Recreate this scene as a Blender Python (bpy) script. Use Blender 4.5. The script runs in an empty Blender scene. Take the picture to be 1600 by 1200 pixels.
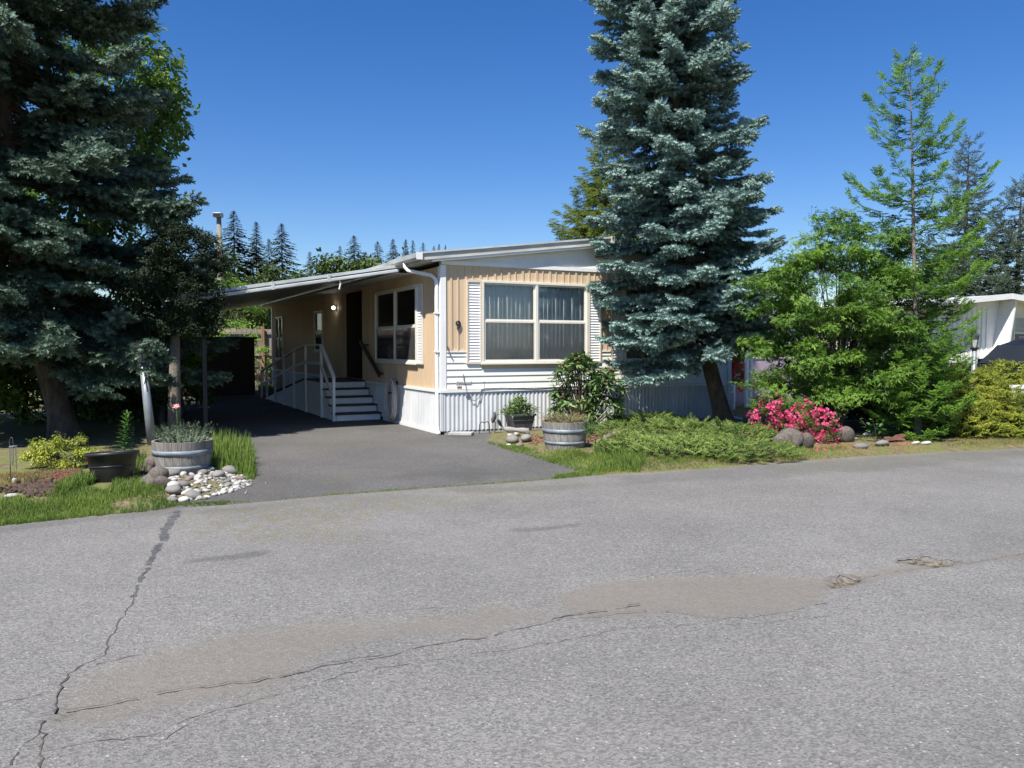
import bpy, bmesh, math, random
import numpy as np
from mathutils import Vector, Matrix, geometry
from math import radians, sin, cos, pi, sqrt, atan2

random.seed(7); rng = np.random.default_rng(7)
S = bpy.context.scene
COL = S.collection

# ------------------------------------------------------------------ camera
F = 1250.0; EYE = 1.6; PITCH = radians(2.657)
cam_d = bpy.data.cameras.new('camera'); cam = bpy.data.objects.new('camera', cam_d); COL.objects.link(cam)
cam_d.sensor_width = 36; cam_d.lens = F/1600*36; cam_d.clip_end = 2000; cam_d.clip_start = 0.05
cam.location = (0, 0, EYE); cam.rotation_euler = (pi/2-PITCH, 0, 0); S.camera = cam

# ------------------------------------------------------------------ sky and sun
TRAVEL = Vector((0.30, 0.60, -1.0)).normalized()         # direction the light travels
SUN_EL = math.asin(-TRAVEL.z); SUN_AZ = atan2(-TRAVEL.x, -TRAVEL.y)
W = bpy.data.worlds.new('World'); S.world = W; W.use_nodes = True
nt = W.node_tree; bg = nt.nodes['Background']
sky = nt.nodes.new('ShaderNodeTexSky'); sky.sky_type = 'NISHITA'; sky.sun_disc = False
sky.sun_elevation = SUN_EL; sky.sun_rotation = SUN_AZ
sky.air_density = 1.0; sky.dust_density = 0.35; sky.ozone_density = 4.0; sky.altitude = 50
hs = nt.nodes.new('ShaderNodeHueSaturation'); hs.inputs['Saturation'].default_value = 1.32; hs.inputs['Hue'].default_value = .512
nt.links.new(sky.outputs[0], hs.inputs['Color']); nt.links.new(hs.outputs[0], bg.inputs[0]); bg.inputs[1].default_value = 0.084
sun_d = bpy.data.lights.new('sun', 'SUN'); sun = bpy.data.objects.new('sun', sun_d); COL.objects.link(sun)
sun_d.energy = 4.9; sun_d.angle = radians(0.55); sun_d.color = (1.0, 0.955, 0.89)
sun.rotation_euler = TRAVEL.to_track_quat('-Z', 'Y').to_euler(); sun.location = (-4, -20, 30)
vs = S.view_settings; vs.view_transform = 'Standard'; vs.look = 'None'; vs.exposure = 0.75; vs.gamma = 1
S.cycles.max_bounces = 6; S.cycles.transparent_max_bounces = 12; S.cycles.caustics_reflective = False
S.cycles.caustics_refractive = False

# ------------------------------------------------------------------ pixel helpers (a pixel gives a direction; the ground gives the distance)
def ray(px, py):
    xr = (px-800)/F; yu = -(py-600)/F
    return Vector((xr, cos(PITCH)+yu*sin(PITCH), -sin(PITCH)+yu*cos(PITCH)))
def G(px, py, z=0.0):
    d = ray(px, py); k = (z-EYE)/d.z
    return Vector((d.x*k, d.y*k, z))
def at(px, py, Y):
    d = ray(px, py); k = Y/d.y
    return Vector((d.x*k, Y, EYE+d.z*k))

# ------------------------------------------------------------------ materials
MATS = {}
def mat(name, c, rough=0.65, var=0.18, scale=5.0, c2=None, bump=0.0, bscale=60.0, metal=0.0, tint=False, tc=None,
        transl=0.0, objvar=0.0, spec=0.4, stretch=None, extra=None):
    m = bpy.data.materials.new(name); m.use_nodes = True; t = m.node_tree; N = t.nodes; L = t.links
    p = N['Principled BSDF']; out = N['Material Output']
    p.inputs['Roughness'].default_value = rough; p.inputs['Metallic'].default_value = metal
    p.inputs['Specular IOR Level'].default_value = spec
    tcn = N.new('ShaderNodeTexCoord'); vec = tcn.outputs['Object']
    if stretch:
        mp = N.new('ShaderNodeMapping'); mp.inputs['Scale'].default_value = stretch; L.new(vec, mp.inputs[0]); vec = mp.outputs[0]
    nz = N.new('ShaderNodeTexNoise'); nz.inputs['Scale'].default_value = scale; nz.inputs['Detail'].default_value = 7
    nz.inputs['Roughness'].default_value = 0.62
    L.new(vec, nz.inputs['Vector'])
    rp = N.new('ShaderNodeValToRGB'); e = rp.color_ramp.elements
    e[0].position = 0.32; e[1].position = 0.68
    e[0].color = tuple(x*(1-var) for x in c)+(1,)
    e[1].color = (tuple(c2)+(1,)) if c2 else tuple(min(1, x*(1+var)) for x in c)+(1,)
    L.new(nz.outputs['Fac'], rp.inputs[0]); col = rp.outputs[0]
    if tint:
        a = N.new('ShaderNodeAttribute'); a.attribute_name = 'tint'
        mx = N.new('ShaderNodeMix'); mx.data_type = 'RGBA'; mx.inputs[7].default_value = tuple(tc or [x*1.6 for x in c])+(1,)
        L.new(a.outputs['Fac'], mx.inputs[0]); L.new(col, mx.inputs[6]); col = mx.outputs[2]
    if objvar:
        oi = N.new('ShaderNodeObjectInfo'); mr = N.new('ShaderNodeMapRange')
        mr.inputs[3].default_value = 1-objvar; mr.inputs[4].default_value = 1+objvar; L.new(oi.outputs['Random'], mr.inputs[0])
        mm = N.new('ShaderNodeMix'); mm.data_type = 'RGBA'; mm.blend_type = 'MULTIPLY'; mm.inputs[0].default_value = 1
        L.new(col, mm.inputs[6]); L.new(mr.outputs[0], mm.inputs[7]); col = mm.outputs[2]
    L.new(col, p.inputs['Base Color'])
    if bump:
        nb = N.new('ShaderNodeTexNoise'); nb.inputs['Scale'].default_value = bscale; nb.inputs['Detail'].default_value = 5
        L.new(vec, nb.inputs['Vector'])
        b = N.new('ShaderNodeBump'); b.inputs['Strength'].default_value = bump; b.inputs['Distance'].default_value = 0.02
        L.new(nb.outputs['Fac'], b.inputs['Height']); L.new(b.outputs[0], p.inputs['Normal'])
    if transl:
        tr = N.new('ShaderNodeBsdfTranslucent'); L.new(col, tr.inputs[0]); ms = N.new('ShaderNodeMixShader')
        ms.inputs[0].default_value = transl; L.new(p.outputs[0], ms.inputs[1]); L.new(tr.outputs[0], ms.inputs[2])
        L.new(ms.outputs[0], out.inputs[0])
    if extra: extra(m, N, L, p, col, vec)
    MATS[name] = m; return m

def glass_mat(name, tintc=(0.965, 0.98, 0.98), base=0.06):
    m = bpy.data.materials.new(name); m.use_nodes = True; N = m.node_tree.nodes; L = m.node_tree.links; N.remove(N['Principled BSDF'])
    tr = N.new('ShaderNodeBsdfTransparent'); tr.inputs[0].default_value = tintc+(1,)
    gl = N.new('ShaderNodeBsdfGlossy'); gl.inputs['Roughness'].default_value = 0.02
    lw = N.new('ShaderNodeFresnel'); lw.inputs[0].default_value = 1.5
    ad = N.new('ShaderNodeMath'); ad.inputs[1].default_value = base-0.04; L.new(lw.outputs[0], ad.inputs[0])
    mx = N.new('ShaderNodeMixShader'); L.new(ad.outputs[0], mx.inputs[0]); L.new(tr.outputs[0], mx.inputs[1]); L.new(gl.outputs[0], mx.inputs[2])
    L.new(mx.outputs[0], N['Material Output'].inputs[0]); MATS[name] = m; return m
def screen_mat(name):
    m = bpy.data.materials.new(name); m.use_nodes = True; N = m.node_tree.nodes; L = m.node_tree.links; p = N['Principled BSDF']
    p.inputs['Base Color'].default_value = (.24, .24, .235, 1); p.inputs['Roughness'].default_value = .8
    tr = N.new('ShaderNodeBsdfTransparent'); mx = N.new('ShaderNodeMixShader'); mx.inputs[0].default_value = .11
    L.new(tr.outputs[0], mx.inputs[1]); L.new(p.outputs[0], mx.inputs[2]); L.new(mx.outputs[0], N['Material Output'].inputs[0]); MATS[name] = m
def emit_mat(name, c, s):
    m = bpy.data.materials.new(name); m.use_nodes = True; N = m.node_tree.nodes; p = N['Principled BSDF']
    p.inputs['Emission Color'].default_value = c+(1,); p.inputs['Emission Strength'].default_value = s; MATS[name] = m

glass_mat('glass'); screen_mat('screen'); emit_mat('lamp_glow', (1, .97, .92), 9.0)
mat('white_paint', (.74, .74, .71), .5, .07, 3, bump=.05, bscale=30)
mat('white_trim', (.78, .78, .755), .45, .06, 4)
mat('white_vinyl', (.77, .76, .70), .55, .06, 2.5, stretch=(.3, 1, 1))
mat('skirt_white', (.56, .57, .57), .55, .12, 2.2, c2=(.64, .65, .65), stretch=(1, 1, .35))
mat('beige', (.60, .455, .30), .6, .07, 2.0, stretch=(1, 1, .2), bump=.04, bscale=20)
mat('beige_trim', (.66, .57, .44), .55, .06, 3)
mat('cream_frame', (.72, .69, .60), .45, .05, 3)
mat('fascia', (.50, .50, .46), .6, .28, 2.6, c2=(.68, .68, .63), stretch=(.5, .5, 2.5))
mat('gutter', (.50, .53, .53), .4, .22, 1.6, metal=.1)
mat('roofing', (.46, .45, .42), .7, .25, 1.5, bump=.1)
mat('soffit', (.58, .58, .53), .6, .15, 1.2)
mat('canopy_pan', (.32, .31, .26), .5, .18, .8, metal=.1)
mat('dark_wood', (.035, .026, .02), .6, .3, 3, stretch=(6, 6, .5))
mat('brown_door', (.045, .03, .022), .5, .2, 2)
mat('curtain', (.78, .84, .85), .85, .07, 4, transl=.25)
mat('dark_curtain', (.16, .16, .165), .9, .15, 4)
mat('interior', (.10, .09, .08), .9, .1, 2)
mat('black_plastic', (.022, .022, .023), .38, .15, 40, bump=.12, bscale=160)
mat('pot_grey', (.075, .073, .078), .5, .2, 60, bump=.15, bscale=160)
mat('black_metal', (.02, .02, .022), .4, .2, 10)
mat('iron', (.05, .045, .042), .5, .3, 20)
mat('number_black', (.018, .018, .02), .4, .1, 10)
mat('stave', (.21, .19, .165), .85, .4, 4, c2=(.37, .345, .31), objvar=.14, stretch=(9, 9, .8), bump=.25, bscale=30)
mat('hoop', (.18, .22, .27), .55, .25, 7, metal=.15, c2=(.27, .30, .335))
mat('soil', (.075, .05, .036), .95, .4, 14, bump=.6, bscale=40)
mat('stone', (.20, .19, .172), .8, .25, 9, objvar=.22, bump=.25, bscale=40)
mat('pale_stone', (.42, .41, .375), .8, .2, 9, objvar=.2, bump=.2, bscale=40)
mat('brown_stone', (.19, .15, .125), .85, .3, 9, objvar=.15, bump=.3, bscale=30)
mat('lava_rock', (.16, .06, .045), .95, .4, 22, bump=.8, bscale=50)
mat('boulder', (.125, .105, .09), .9, .4, 5, bump=.4, bscale=25)
mat('concrete', (.36, .35, .325), .85, .2, 5, bump=.2, bscale=40)
mat('driftwood', (.27, .25, .225), .85, .3, 6, stretch=(1, 5, 5), bump=.3, bscale=25)
mat('log_bark', (.21, .165, .13), .9, .4, 9, bump=.6, bscale=30)
mat('bark_chip', (.17, .08, .05), .9, .45, 10, objvar=.3, bump=.3)
mat('bark', (.065, .05, .04), .95, .45, 9, c2=(.13, .105, .085), stretch=(1, 1, .35), bump=.9, bscale=26)
mat('bark_pale', (.15, .125, .10), .95, .45, 9, c2=(.25, .22, .185), stretch=(1, 1, .5), bump=.8, bscale=26)
mat('twig', (.085, .06, .042), .9, .3, 12)
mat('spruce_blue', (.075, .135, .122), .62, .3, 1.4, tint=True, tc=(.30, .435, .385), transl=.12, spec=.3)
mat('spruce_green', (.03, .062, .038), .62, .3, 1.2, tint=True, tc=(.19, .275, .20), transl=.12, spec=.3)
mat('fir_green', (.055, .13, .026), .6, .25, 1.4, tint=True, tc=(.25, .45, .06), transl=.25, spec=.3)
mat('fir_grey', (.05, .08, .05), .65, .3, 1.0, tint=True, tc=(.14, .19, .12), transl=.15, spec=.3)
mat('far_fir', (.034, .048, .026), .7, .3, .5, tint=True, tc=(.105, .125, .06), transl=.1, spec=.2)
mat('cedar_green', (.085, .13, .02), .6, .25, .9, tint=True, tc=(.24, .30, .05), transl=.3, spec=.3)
mat('maple_leaf', (.06, .15, .022), .5, .25, 1.6, tint=True, tc=(.26, .43, .06), transl=.38, spec=.4)
mat('broad_leaf', (.05, .105, .02), .5, .25, 1.2, tint=True, tc=(.17, .29, .05), transl=.32, spec=.4)
mat('far_leaf', (.05, .085, .022), .6, .25, .5, tint=True, tc=(.115, .165, .045), transl=.2, spec=.2)
mat('yew_leaf_shaded', (.014, .028, .012), .6, .25, 2, tint=True, tc=(.035, .058, .02), transl=.12, spec=.3)  # tint lowered so the clipped evergreen's shading sits in the leaf colour
mat('rhodo_leaf', (.065, .125, .04), .45, .25, 6, objvar=.35, tint=True, tc=(.17, .27, .08), transl=.15, spec=.5)
mat('bud_rust', (.26, .13, .065), .8, .3, 10)
mat('juniper', (.075, .135, .03), .65, .25, 1.3, tint=True, tc=(.33, .43, .11), transl=.2, spec=.3)
mat('gold_juniper', (.115, .16, .02), .65, .25, 1.1, tint=True, tc=(.40, .43, .06), transl=.2, spec=.3)
mat('lily_leaf', (.06, .16, .03), .45, .2, 5, objvar=.2, transl=.3, c2=(.13, .27, .05))
mat('herb', (.09, .17, .055), .6, .2, 4, tint=True, tc=(.22, .32, .10), transl=.25)
mat('lavender', (.12, .17, .10), .7, .2, 4, tint=True, tc=(.23, .27, .17), transl=.2)
mat('dry_plant', (.13, .14, .055), .75, .25, 4, tint=True, tc=(.30, .25, .11), transl=.2)
mat('yellow_leaf', (.16, .22, .03), .5, .25, 4, tint=True, tc=(.46, .50, .07), transl=.3)
mat('grass', (.075, .14, .024), .6, .25, 1.1, tint=True, tc=(.25, .34, .06), transl=.3, spec=.3)
mat('dry_grass', (.22, .17, .07), .8, .25, 2, tint=True, tc=(.40, .32, .13), transl=.2)
mat('azalea_pink', (.72, .04, .17), .6, .2, 5, tint=True, tc=(.92, .19, .38), transl=.3)
mat('rhodo_red', (.52, .012, .02), .6, .2, 4, tint=True, tc=(.78, .03, .035), transl=.3)
mat('petal_pink', (.62, .10, .16), .7, .2, 5)
mat('rose_pink', (.80, .34, .34), .6, .1, 5)
mat('pole_metal', (.24, .265, .28), .45, .15, 5, metal=.3)
mat('pole_wood', (.20, .19, .155), .85, .25, 2, stretch=(4, 4, .3))
mat('fence_wood', (.30, .245, .20), .85, .3, 3, objvar=.18, stretch=(5, 5, .4))
mat('fence_post', (.33, .18, .10), .8, .25, 3, stretch=(5, 5, .4))
mat('mauve_paint', (.33, .27, .34), .7, .15, 3)
mat('car_paint', (.006, .006, .009), .3, .05, 3, spec=.3)
mat('glass_dark', (.022, .025, .025), .15, .1, 2, spec=.4)
mat('rubber', (.015, .015, .015), .8, .1, 10)
mat('chrome', (.6, .6, .62), .2, .05, 5, metal=.9)
mat('red_lens', (.4, .01, .01), .25, .1, 5)
mat('hose', (.55, .47, .42), .5, .15, 8)
mat('cable', (.10, .11, .12), .6, .1, 8)
mat('frost', (.62, .62, .58), .35, .1, 6, transl=.3)

# ground, road
def ground_extra(m, N, L, p, col, vec):
    n2 = N.new('ShaderNodeTexNoise'); n2.inputs['Scale'].default_value = 3.2; n2.inputs['Detail'].default_value = 8; n2.inputs['Roughness'].default_value = .7
    L.new(vec, n2.inputs['Vector'])
    r = N.new('ShaderNodeValToRGB'); r.color_ramp.elements[0].position = .42; r.color_ramp.elements[1].position = .58
    L.new(n2.outputs['Fac'], r.inputs[0])
    mx = N.new('ShaderNodeMix'); mx.data_type = 'RGBA'; L.new(r.outputs[0], mx.inputs[0]); L.new(col, mx.inputs[6])
    mx.inputs[7].default_value = (.13, .145, .04, 1); L.new(mx.outputs[2], p.inputs['Base Color'])
mat('bed_soil', (.12, .085, .055), .95, .4, 9, c2=(.22, .17, .10), bump=.8, bscale=30, extra=ground_extra)
mat('ground', (.12, .13, .045), .95, .3, 1.2, c2=(.24, .20, .09), bump=.3, bscale=20)

def asphalt(name, base, warm, attrs):
    m = bpy.data.materials.new(name); m.use_nodes = True; t = m.node_tree; N = t.nodes; L = t.links; p = N['Principled BSDF']
    p.inputs['Roughness'].default_value = .82; p.inputs['Specular IOR Level'].default_value = .35
    tc = N.new('ShaderNodeTexCoord'); v = tc.outputs['Object']
    def noise(sc, det=4, ro=.6):
        n = N.new('ShaderNodeTexNoise'); n.inputs['Scale'].default_value = sc; n.inputs['Detail'].default_value = det; n.inputs['Roughness'].default_value = ro
        L.new(v, n.inputs['Vector']); return n.outputs['Fac']
    def ramp(f, a, b, ca, cb):
        r = N.new('ShaderNodeValToRGB'); r.color_ramp.elements[0].position = a; r.color_ramp.elements[1].position = b
        r.color_ramp.elements[0].color = ca+(1,); r.color_ramp.elements[1].color = cb+(1,); L.new(f, r.inputs[0]); return r.outputs[0]
    def mix(f, a, b, mode='MIX'):
        x = N.new('ShaderNodeMix'); x.data_type = 'RGBA'; x.blend_type = mode
        if isinstance(f, float): x.inputs[0].default_value = f
        else: L.new(f, x.inputs[0])
        for i, q in ((6, a), (7, b)):
            if isinstance(q, tuple): x.inputs[i].default_value = q+(1,)
            else: L.new(q, x.inputs[i])
        return x.outputs[2]
    def mul(f, k):
        x = N.new('ShaderNodeMath'); x.operation = 'MULTIPLY'; L.new(f, x.inputs[0])
        if isinstance(k, float): x.inputs[1].default_value = k
        else: L.new(k, x.inputs[1])
        return x.outputs[0]
    b = tuple(base)
    col = ramp(noise(.55, 6, .65), .3, .7, tuple(x*.80 for x in b), tuple(x*1.14 for x in b))
    col = mix(mul(ramp(noise(2.6, 6, .7), .45, .7, (0., 0, 0), (1., 1, 1)), .35), col, tuple(warm))
    # aggregate: pale and dark chips
    vo = N.new('ShaderNodeTexVoronoi'); vo.inputs['Scale'].default_value = 95; L.new(v, vo.inputs['Vector'])
    sep = N.new('ShaderNodeSeparateColor'); L.new(vo.outputs['Color'], sep.inputs[0])
    chip = ramp(sep.outputs[0], .0, 1., (.55, .55, .56), (1.42, 1.41, 1.38))
    col = mix(.75, col, chip, 'MULTIPLY')
    vo2 = N.new('ShaderNodeTexVoronoi'); vo2.inputs['Scale'].default_value = 42; L.new(v, vo2.inputs['Vector'])
    sep2 = N.new('ShaderNodeSeparateColor'); L.new(vo2.outputs['Color'], sep2.inputs[0])
    small = ramp(vo2.outputs['Distance'], .18, .3, (1., 1, 1), (0., 0, 0))
    lite = mul(ramp(sep2.outputs[1], .86, .9, (0., 0, 0), (1., 1, 1)), small)
    col = mix(mul(lite, .7), col, (.42, .41, .39))
    dk = mul(ramp(sep2.outputs[2], .84, .88, (0., 0, 0), (1., 1, 1)), small)
    col = mix(mul(dk, .6), col, (.05, .05, .055))
    if attrs:
        def A(n):
            a = N.new('ShaderNodeAttribute'); a.attribute_name = n; return a.outputs['Fac']
        fine = ramp(noise(30, 5, .7), .3, .7, (.84, .84, .84), (1.12, 1.1, 1.08))
        silt = mix(1.0, fine, (.175, .158, .134), 'MULTIPLY')
        col = mix(mul(A('silt'), .72), col, silt)
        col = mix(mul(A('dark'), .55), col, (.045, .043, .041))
        ms = mul(A('moss'), ramp(noise(9, 6, .75), .48, .6, (0., 0, 0), (1., 1, 1)))
        col = mix(mul(ms, .7), col, (.15, .135, .05))
        col = mix(A('hole'), col, mix(ramp(noise(24, 4), .4, .6, (0., 0, 0), (1., 1, 1)), (.04, .035, .028), (.20, .17, .12)))
    L.new(col, p.inputs['Base Color'])
    bp = N.new('ShaderNodeBump'); bp.inputs['Strength'].default_value = .5; bp.inputs['Distance'].default_value = .006
    L.new(vo.outputs['Distance'], bp.inputs['Height'])
    bp2 = N.new('ShaderNodeBump'); bp2.inputs['Strength'].default_value = .35; bp2.inputs['Distance'].default_value = .03
    L.new(noise(7, 8, .7), bp2.inputs['Height']); L.new(bp.outputs[0], bp2.inputs['Normal']); L.new(bp2.outputs[0], p.inputs['Normal'])
    MATS[name] = m
asphalt('road_asphalt', (.178, .173, .163), (.160, .151, .137), True)
asphalt('drive_asphalt', (.108, .105, .10), (.125, .12, .113), True)
mat('crack', (.085, .077, .066), .95, .4, 12)
mat('tar', (.075, .077, .08), .7, .25, 8, c2=(.12, .12, .117))

# ------------------------------------------------------------------ mesh helpers
class MB:
    def __init__(s): s.v = []; s.f = []
    def add(s, V, Fc):
        o = len(s.v); s.v += [tuple(x) for x in V]; s.f += [tuple(i+o for i in f) for f in Fc]; return s
    def bx(s, x0, x1, y0, y1, z0, z1, M=None):
        V = [(x0, y0, z0), (x1, y0, z0), (x1, y1, z0), (x0, y1, z0), (x0, y0, z1), (x1, y0, z1), (x1, y1, z1), (x0, y1, z1)]
        if M is not None: V = [M @ Vector(q) for q in V]
        return s.add(V, [(0, 3, 2, 1), (4, 5, 6, 7), (0, 1, 5, 4), (1, 2, 6, 5), (2, 3, 7, 6), (3, 0, 4, 7)])
    def beam(s, a, b, w, h, up=(0, 0, 1)):
        a = Vector(a); b = Vector(b); d = (b-a); L_ = d.length; d.normalize(); u = Vector(up)
        if abs(d.dot(u)) > .98: u = Vector((0, 1, 0))
        r = d.cross(u).normalized(); u = r.cross(d)
        M = Matrix((( d.x, r.x, u.x, a.x), (d.y, r.y, u.y, a.y), (d.z, r.z, u.z, a.z), (0, 0, 0, 1)))
        return s.bx(0, L_, -w/2, w/2, -h/2, h/2, M)
    def tube(s, pts, rad, n=8, cap=True):
        pts = [Vector(p) for p in pts]
        if not hasattr(rad, '__len__'): rad = [rad]*len(pts)
        rings = []; pr = None
        for i, p in enumerate(pts):
            d = (pts[min(i+1, len(pts)-1)]-pts[max(i-1, 0)]).normalized()
            if pr is None:
                pr = d.orthogonal().normalized()
            else:
                pr = (pr-d*pr.dot(d)).normalized()
            q = d.cross(pr)
            rings.append([p+(pr*cos(2*pi*k/n)+q*sin(2*pi*k/n))*rad[i] for k in range(n)])
        V = [v for r in rings for v in r]; Fc = []
        for i in range(len(pts)-1):
            for k in range(n):
                Fc.append((i*n+k, i*n+(k+1) % n, (i+1)*n+(k+1) % n, (i+1)*n+k))
        if cap: Fc.append(tuple(range(n-1, -1, -1))); Fc.append(tuple((len(pts)-1)*n+k for k in range(n)))
        return s.add(V, Fc)
    def lathe(s, prof, n=24, a0=0, a1=2*pi, cx=0, cy=0):
        full = abs(a1-a0-2*pi) < 1e-6; m = n if full else n+1
        V = []; Fc = []
        for (r, z) in prof:
            for k in range(m):
                a = a0+(a1-a0)*k/n; V.append((cx+r*cos(a), cy+r*sin(a), z))
        for i in range(len(prof)-1):
            for k in range(n):
                k2 = (k+1) % m
                Fc.append((i*m+k, i*m+k2, (i+1)*m+k2, (i+1)*m+k))
        return s.add(V, Fc)
    def prism(s, poly, axis, a, b):
        """poly of 2D points extruded along axis 'x','y','z' from a to b"""
        def P(p, t): return {'x': (t, p[0], p[1]), 'y': (p[0], t, p[1]), 'z': (p[0], p[1], t)}[axis]
        n = len(poly); V = [P(p, a) for p in poly]+[P(p, b) for p in poly]
        Fc = [tuple(range(n)), tuple(range(2*n-1, n-1, -1))]+[(i, i+n, (i+1) % n+n, (i+1) % n) for i in range(n)]
        return s.add(V, Fc)
    def mesh(s, name, m, smooth=False):
        me = bpy.data.meshes.new(name); me.from_pydata(s.v, [], s.f); me.materials.append(MATS[m])
        b = bmesh.new(); b.from_mesh(me); bmesh.ops.recalc_face_normals(b, faces=b.faces); b.to_mesh(me); b.free()
        if smooth: me.polygons.foreach_set('use_smooth', [True]*len(me.polygons))
        return me
    def build(s, name, m, parent=None, smooth=False, bevel=0):
        o = bpy.data.objects.new(name, s.mesh(name, m, smooth)); COL.objects.link(o); o.parent = parent
        if bevel:
            bm = o.modifiers.new('bevel', 'BEVEL'); bm.width = bevel; bm.segments = 2; bm.limit_method = 'ANGLE'
        return o
def link(name, me, parent=None, loc=(0, 0, 0), rot=(0, 0, 0), sc=(1, 1, 1)):
    o = bpy.data.objects.new(name, me); COL.objects.link(o); o.parent = parent; o.location = loc; o.rotation_euler = rot
    o.scale = sc if hasattr(sc, '__len__') else (sc,)*3
    return o
def tag(o, label, cat, group=None, kind=None):
    if label: o['label'] = label
    if cat: o['category'] = cat
    if group: o['group'] = group
    if kind: o['kind'] = kind
    return o
def thing(name, label, cat, loc=(0, 0, 0), rz=0, group=None):
    o = bpy.data.objects.new(name, None); COL.objects.link(o); o.location = loc; o.rotation_euler = (0, 0, rz); o.empty_display_size = .2
    return tag(o, label, cat, group)
def struct(o): o['kind'] = 'structure'; return o

def npmesh(name, V, T, m, parent=None, tint=None, smooth=False):
    """numpy triangles -> one mesh object"""
    me = bpy.data.meshes.new(name); n = len(T)
    me.vertices.add(len(V)); me.vertices.foreach_set('co', np.ascontiguousarray(V, dtype=np.float32).ravel())
    me.loops.add(n*3); me.loops.foreach_set('vertex_index', np.ascontiguousarray(T, dtype=np.int32).ravel())
    me.polygons.add(n); me.polygons.foreach_set('loop_start', np.arange(0, n*3, 3, dtype=np.int32))
    me.polygons.foreach_set('use_smooth', np.full(n, smooth))
    if tint is not None:
        a = me.attributes.new('tint', 'FLOAT', 'FACE'); a.data.foreach_set('value', np.clip(tint, 0, 1).astype(np.float32))
    me.update(); me.materials.append(MATS[m])
    o = bpy.data.objects.new(name, me); COL.objects.link(o); o.parent = parent
    return o
def frames(D, U):
    """columns: X along D, Z near U"""
    D = D/np.linalg.norm(D, axis=1, keepdims=True)
    Y = np.cross(U, D); ln = np.linalg.norm(Y, axis=1, keepdims=True); Y = np.where(ln < 1e-4, np.array([[0, 1, 0]]), Y/np.maximum(ln, 1e-6))
    Z = np.cross(D, Y)
    return np.stack([D, Y, Z], axis=2)
class Cloud:
    """collects many placed copies of small templates into one triangle soup"""
    def __init__(s): s.V = []; s.T = []; s.C = []; s.n = 0
    def put(s, tpl, P, D, U, sc, tint):
        tv, tt = tpl; P = np.asarray(P, float); k = len(P)
        if k == 0: return
        R = frames(np.asarray(D, float), np.asarray(U, float)); sc = np.asarray(sc, float)
        if sc.ndim == 1: sc = np.repeat(sc[:, None], 3, 1)
        V = np.einsum('kij,kvj->kvi', R, tv[None]*sc[:, None, :])+P[:, None, :]
        T = tt[None]+(np.arange(k)*len(tv))[:, None, None]+s.n
        s.V.append(V.reshape(-1, 3)); s.T.append(T.reshape(-1, 3)); s.n += k*len(tv)
        s.C.append(np.repeat(np.asarray(tint, float), len(tt)))
    def build(s, name, m, parent=None):
        V = np.concatenate(s.V); T = np.concatenate(s.T); C = np.concatenate(s.C)
        return npmesh(name, V, T, m, parent, C)
def rnd(a, b, n=None): return rng.uniform(a, b, n)
def jit(n, s): return rng.normal(0, s, (n, 3))

# ------------------------------------------------------------------ foliage templates (unit length along +X, +Z up)
def brush(n, r=.2, seed=0, w=.045, flat=1.0, x0=0.0):
    g = np.random.default_rng(seed); V = []; T = []
    for i in range(n):
        x = x0+(1-x0)*(i+g.random())/n*.95; a = g.random()*2*pi; rr = r*(1.05-.45*x)*g.uniform(.75, 1.15)
        dy, dz = cos(a), sin(a)*flat
        px, py = -sin(a), cos(a)
        b = len(V)
        V += [(x-.02, px*w, py*w*flat), (x-.02, -px*w, -py*w*flat), (x+rr*.75, dy*rr, dz*rr+.02)]
        T.append((b, b+1, b+2))
    return np.array(V), np.array(T)
def merge(parts):
    V = []; T = []; n = 0
    for (v, t) in parts: V.append(v); T.append(t+n); n += len(v)
    return np.concatenate(V), np.concatenate(T)
def xf(tpl, pos, yaw=0, pitch=0, sc=1.0):
    v, t = tpl; M = Matrix.Rotation(yaw, 3, 'Z') @ Matrix.Rotation(-pitch, 3, 'Y'); M = np.array(M)
    return (v*sc) @ M.T+np.array(pos), t
def spray(seed, pairs=3, nn=15, r=.30, w=.055, ang=.85, droop=-.15, flat=.8, ln=.55):
    g = np.random.default_rng(seed); P = [xf(brush(nn, r, seed*9, w, flat), (.42, 0, 0), g.normal(0, .1), droop, .6)]
    for i in range(pairs):
        x = .05+.75*(i+.3)/pairs
        for sgn in (-1, 1):
            l = ln*(1.05-.55*x)*g.uniform(.8, 1.15)
            P.append(xf(brush(nn, r, seed*9+i*2+sgn+5, w, flat), (x, 0, droop*x*.5), sgn*(ang+g.normal(0, .12)), droop+g.normal(0, .12), l))
    return merge(P)
SPRUCE = [spray(i+1, 3, 24, .34, .085, .85, -.12, .9, .62) for i in range(4)]
FIR = [spray(i+11, 4, 18, .26, .085, .8, -.1, .45, .55) for i in range(4)]
SPARSE = [spray(i+21, 3, 16, .24, .07, .8, -.05, .6, .5) for i in range(3)]
JUN = [spray(i+31, 3, 14, .24, .065, .6, .1, .8, .6) for i in range(4)]
CEDAR = [spray(i+41, 4, 14, .22, .085, .6, -.5, .5, .6) for i in range(3)]
def leaf_tpl(w=.42, fold=.10, curl=-.12):
    V = np.array([(0, 0, 0), (.35, w/2, fold), (.35, -w/2, fold), (.35, 0, 0), (.72, w*.36, fold*.7+curl*.5), (.72, -w*.36, fold*.7+curl*.5), (.72, 0, curl*.4), (1, 0, curl)])
    T = np.array([(0, 3, 1), (0, 2, 3), (1, 3, 6), (1, 6, 4), (3, 2, 5), (3, 5, 6), (4, 6, 7), (6, 5, 7)])
    return V, T
KITE = (np.array([(0, 0, 0), (.45, .24, .05), (.45, -.24, .05), (1, 0, -.1)]), np.array([(0, 3, 1), (0, 2, 3)]))
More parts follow.
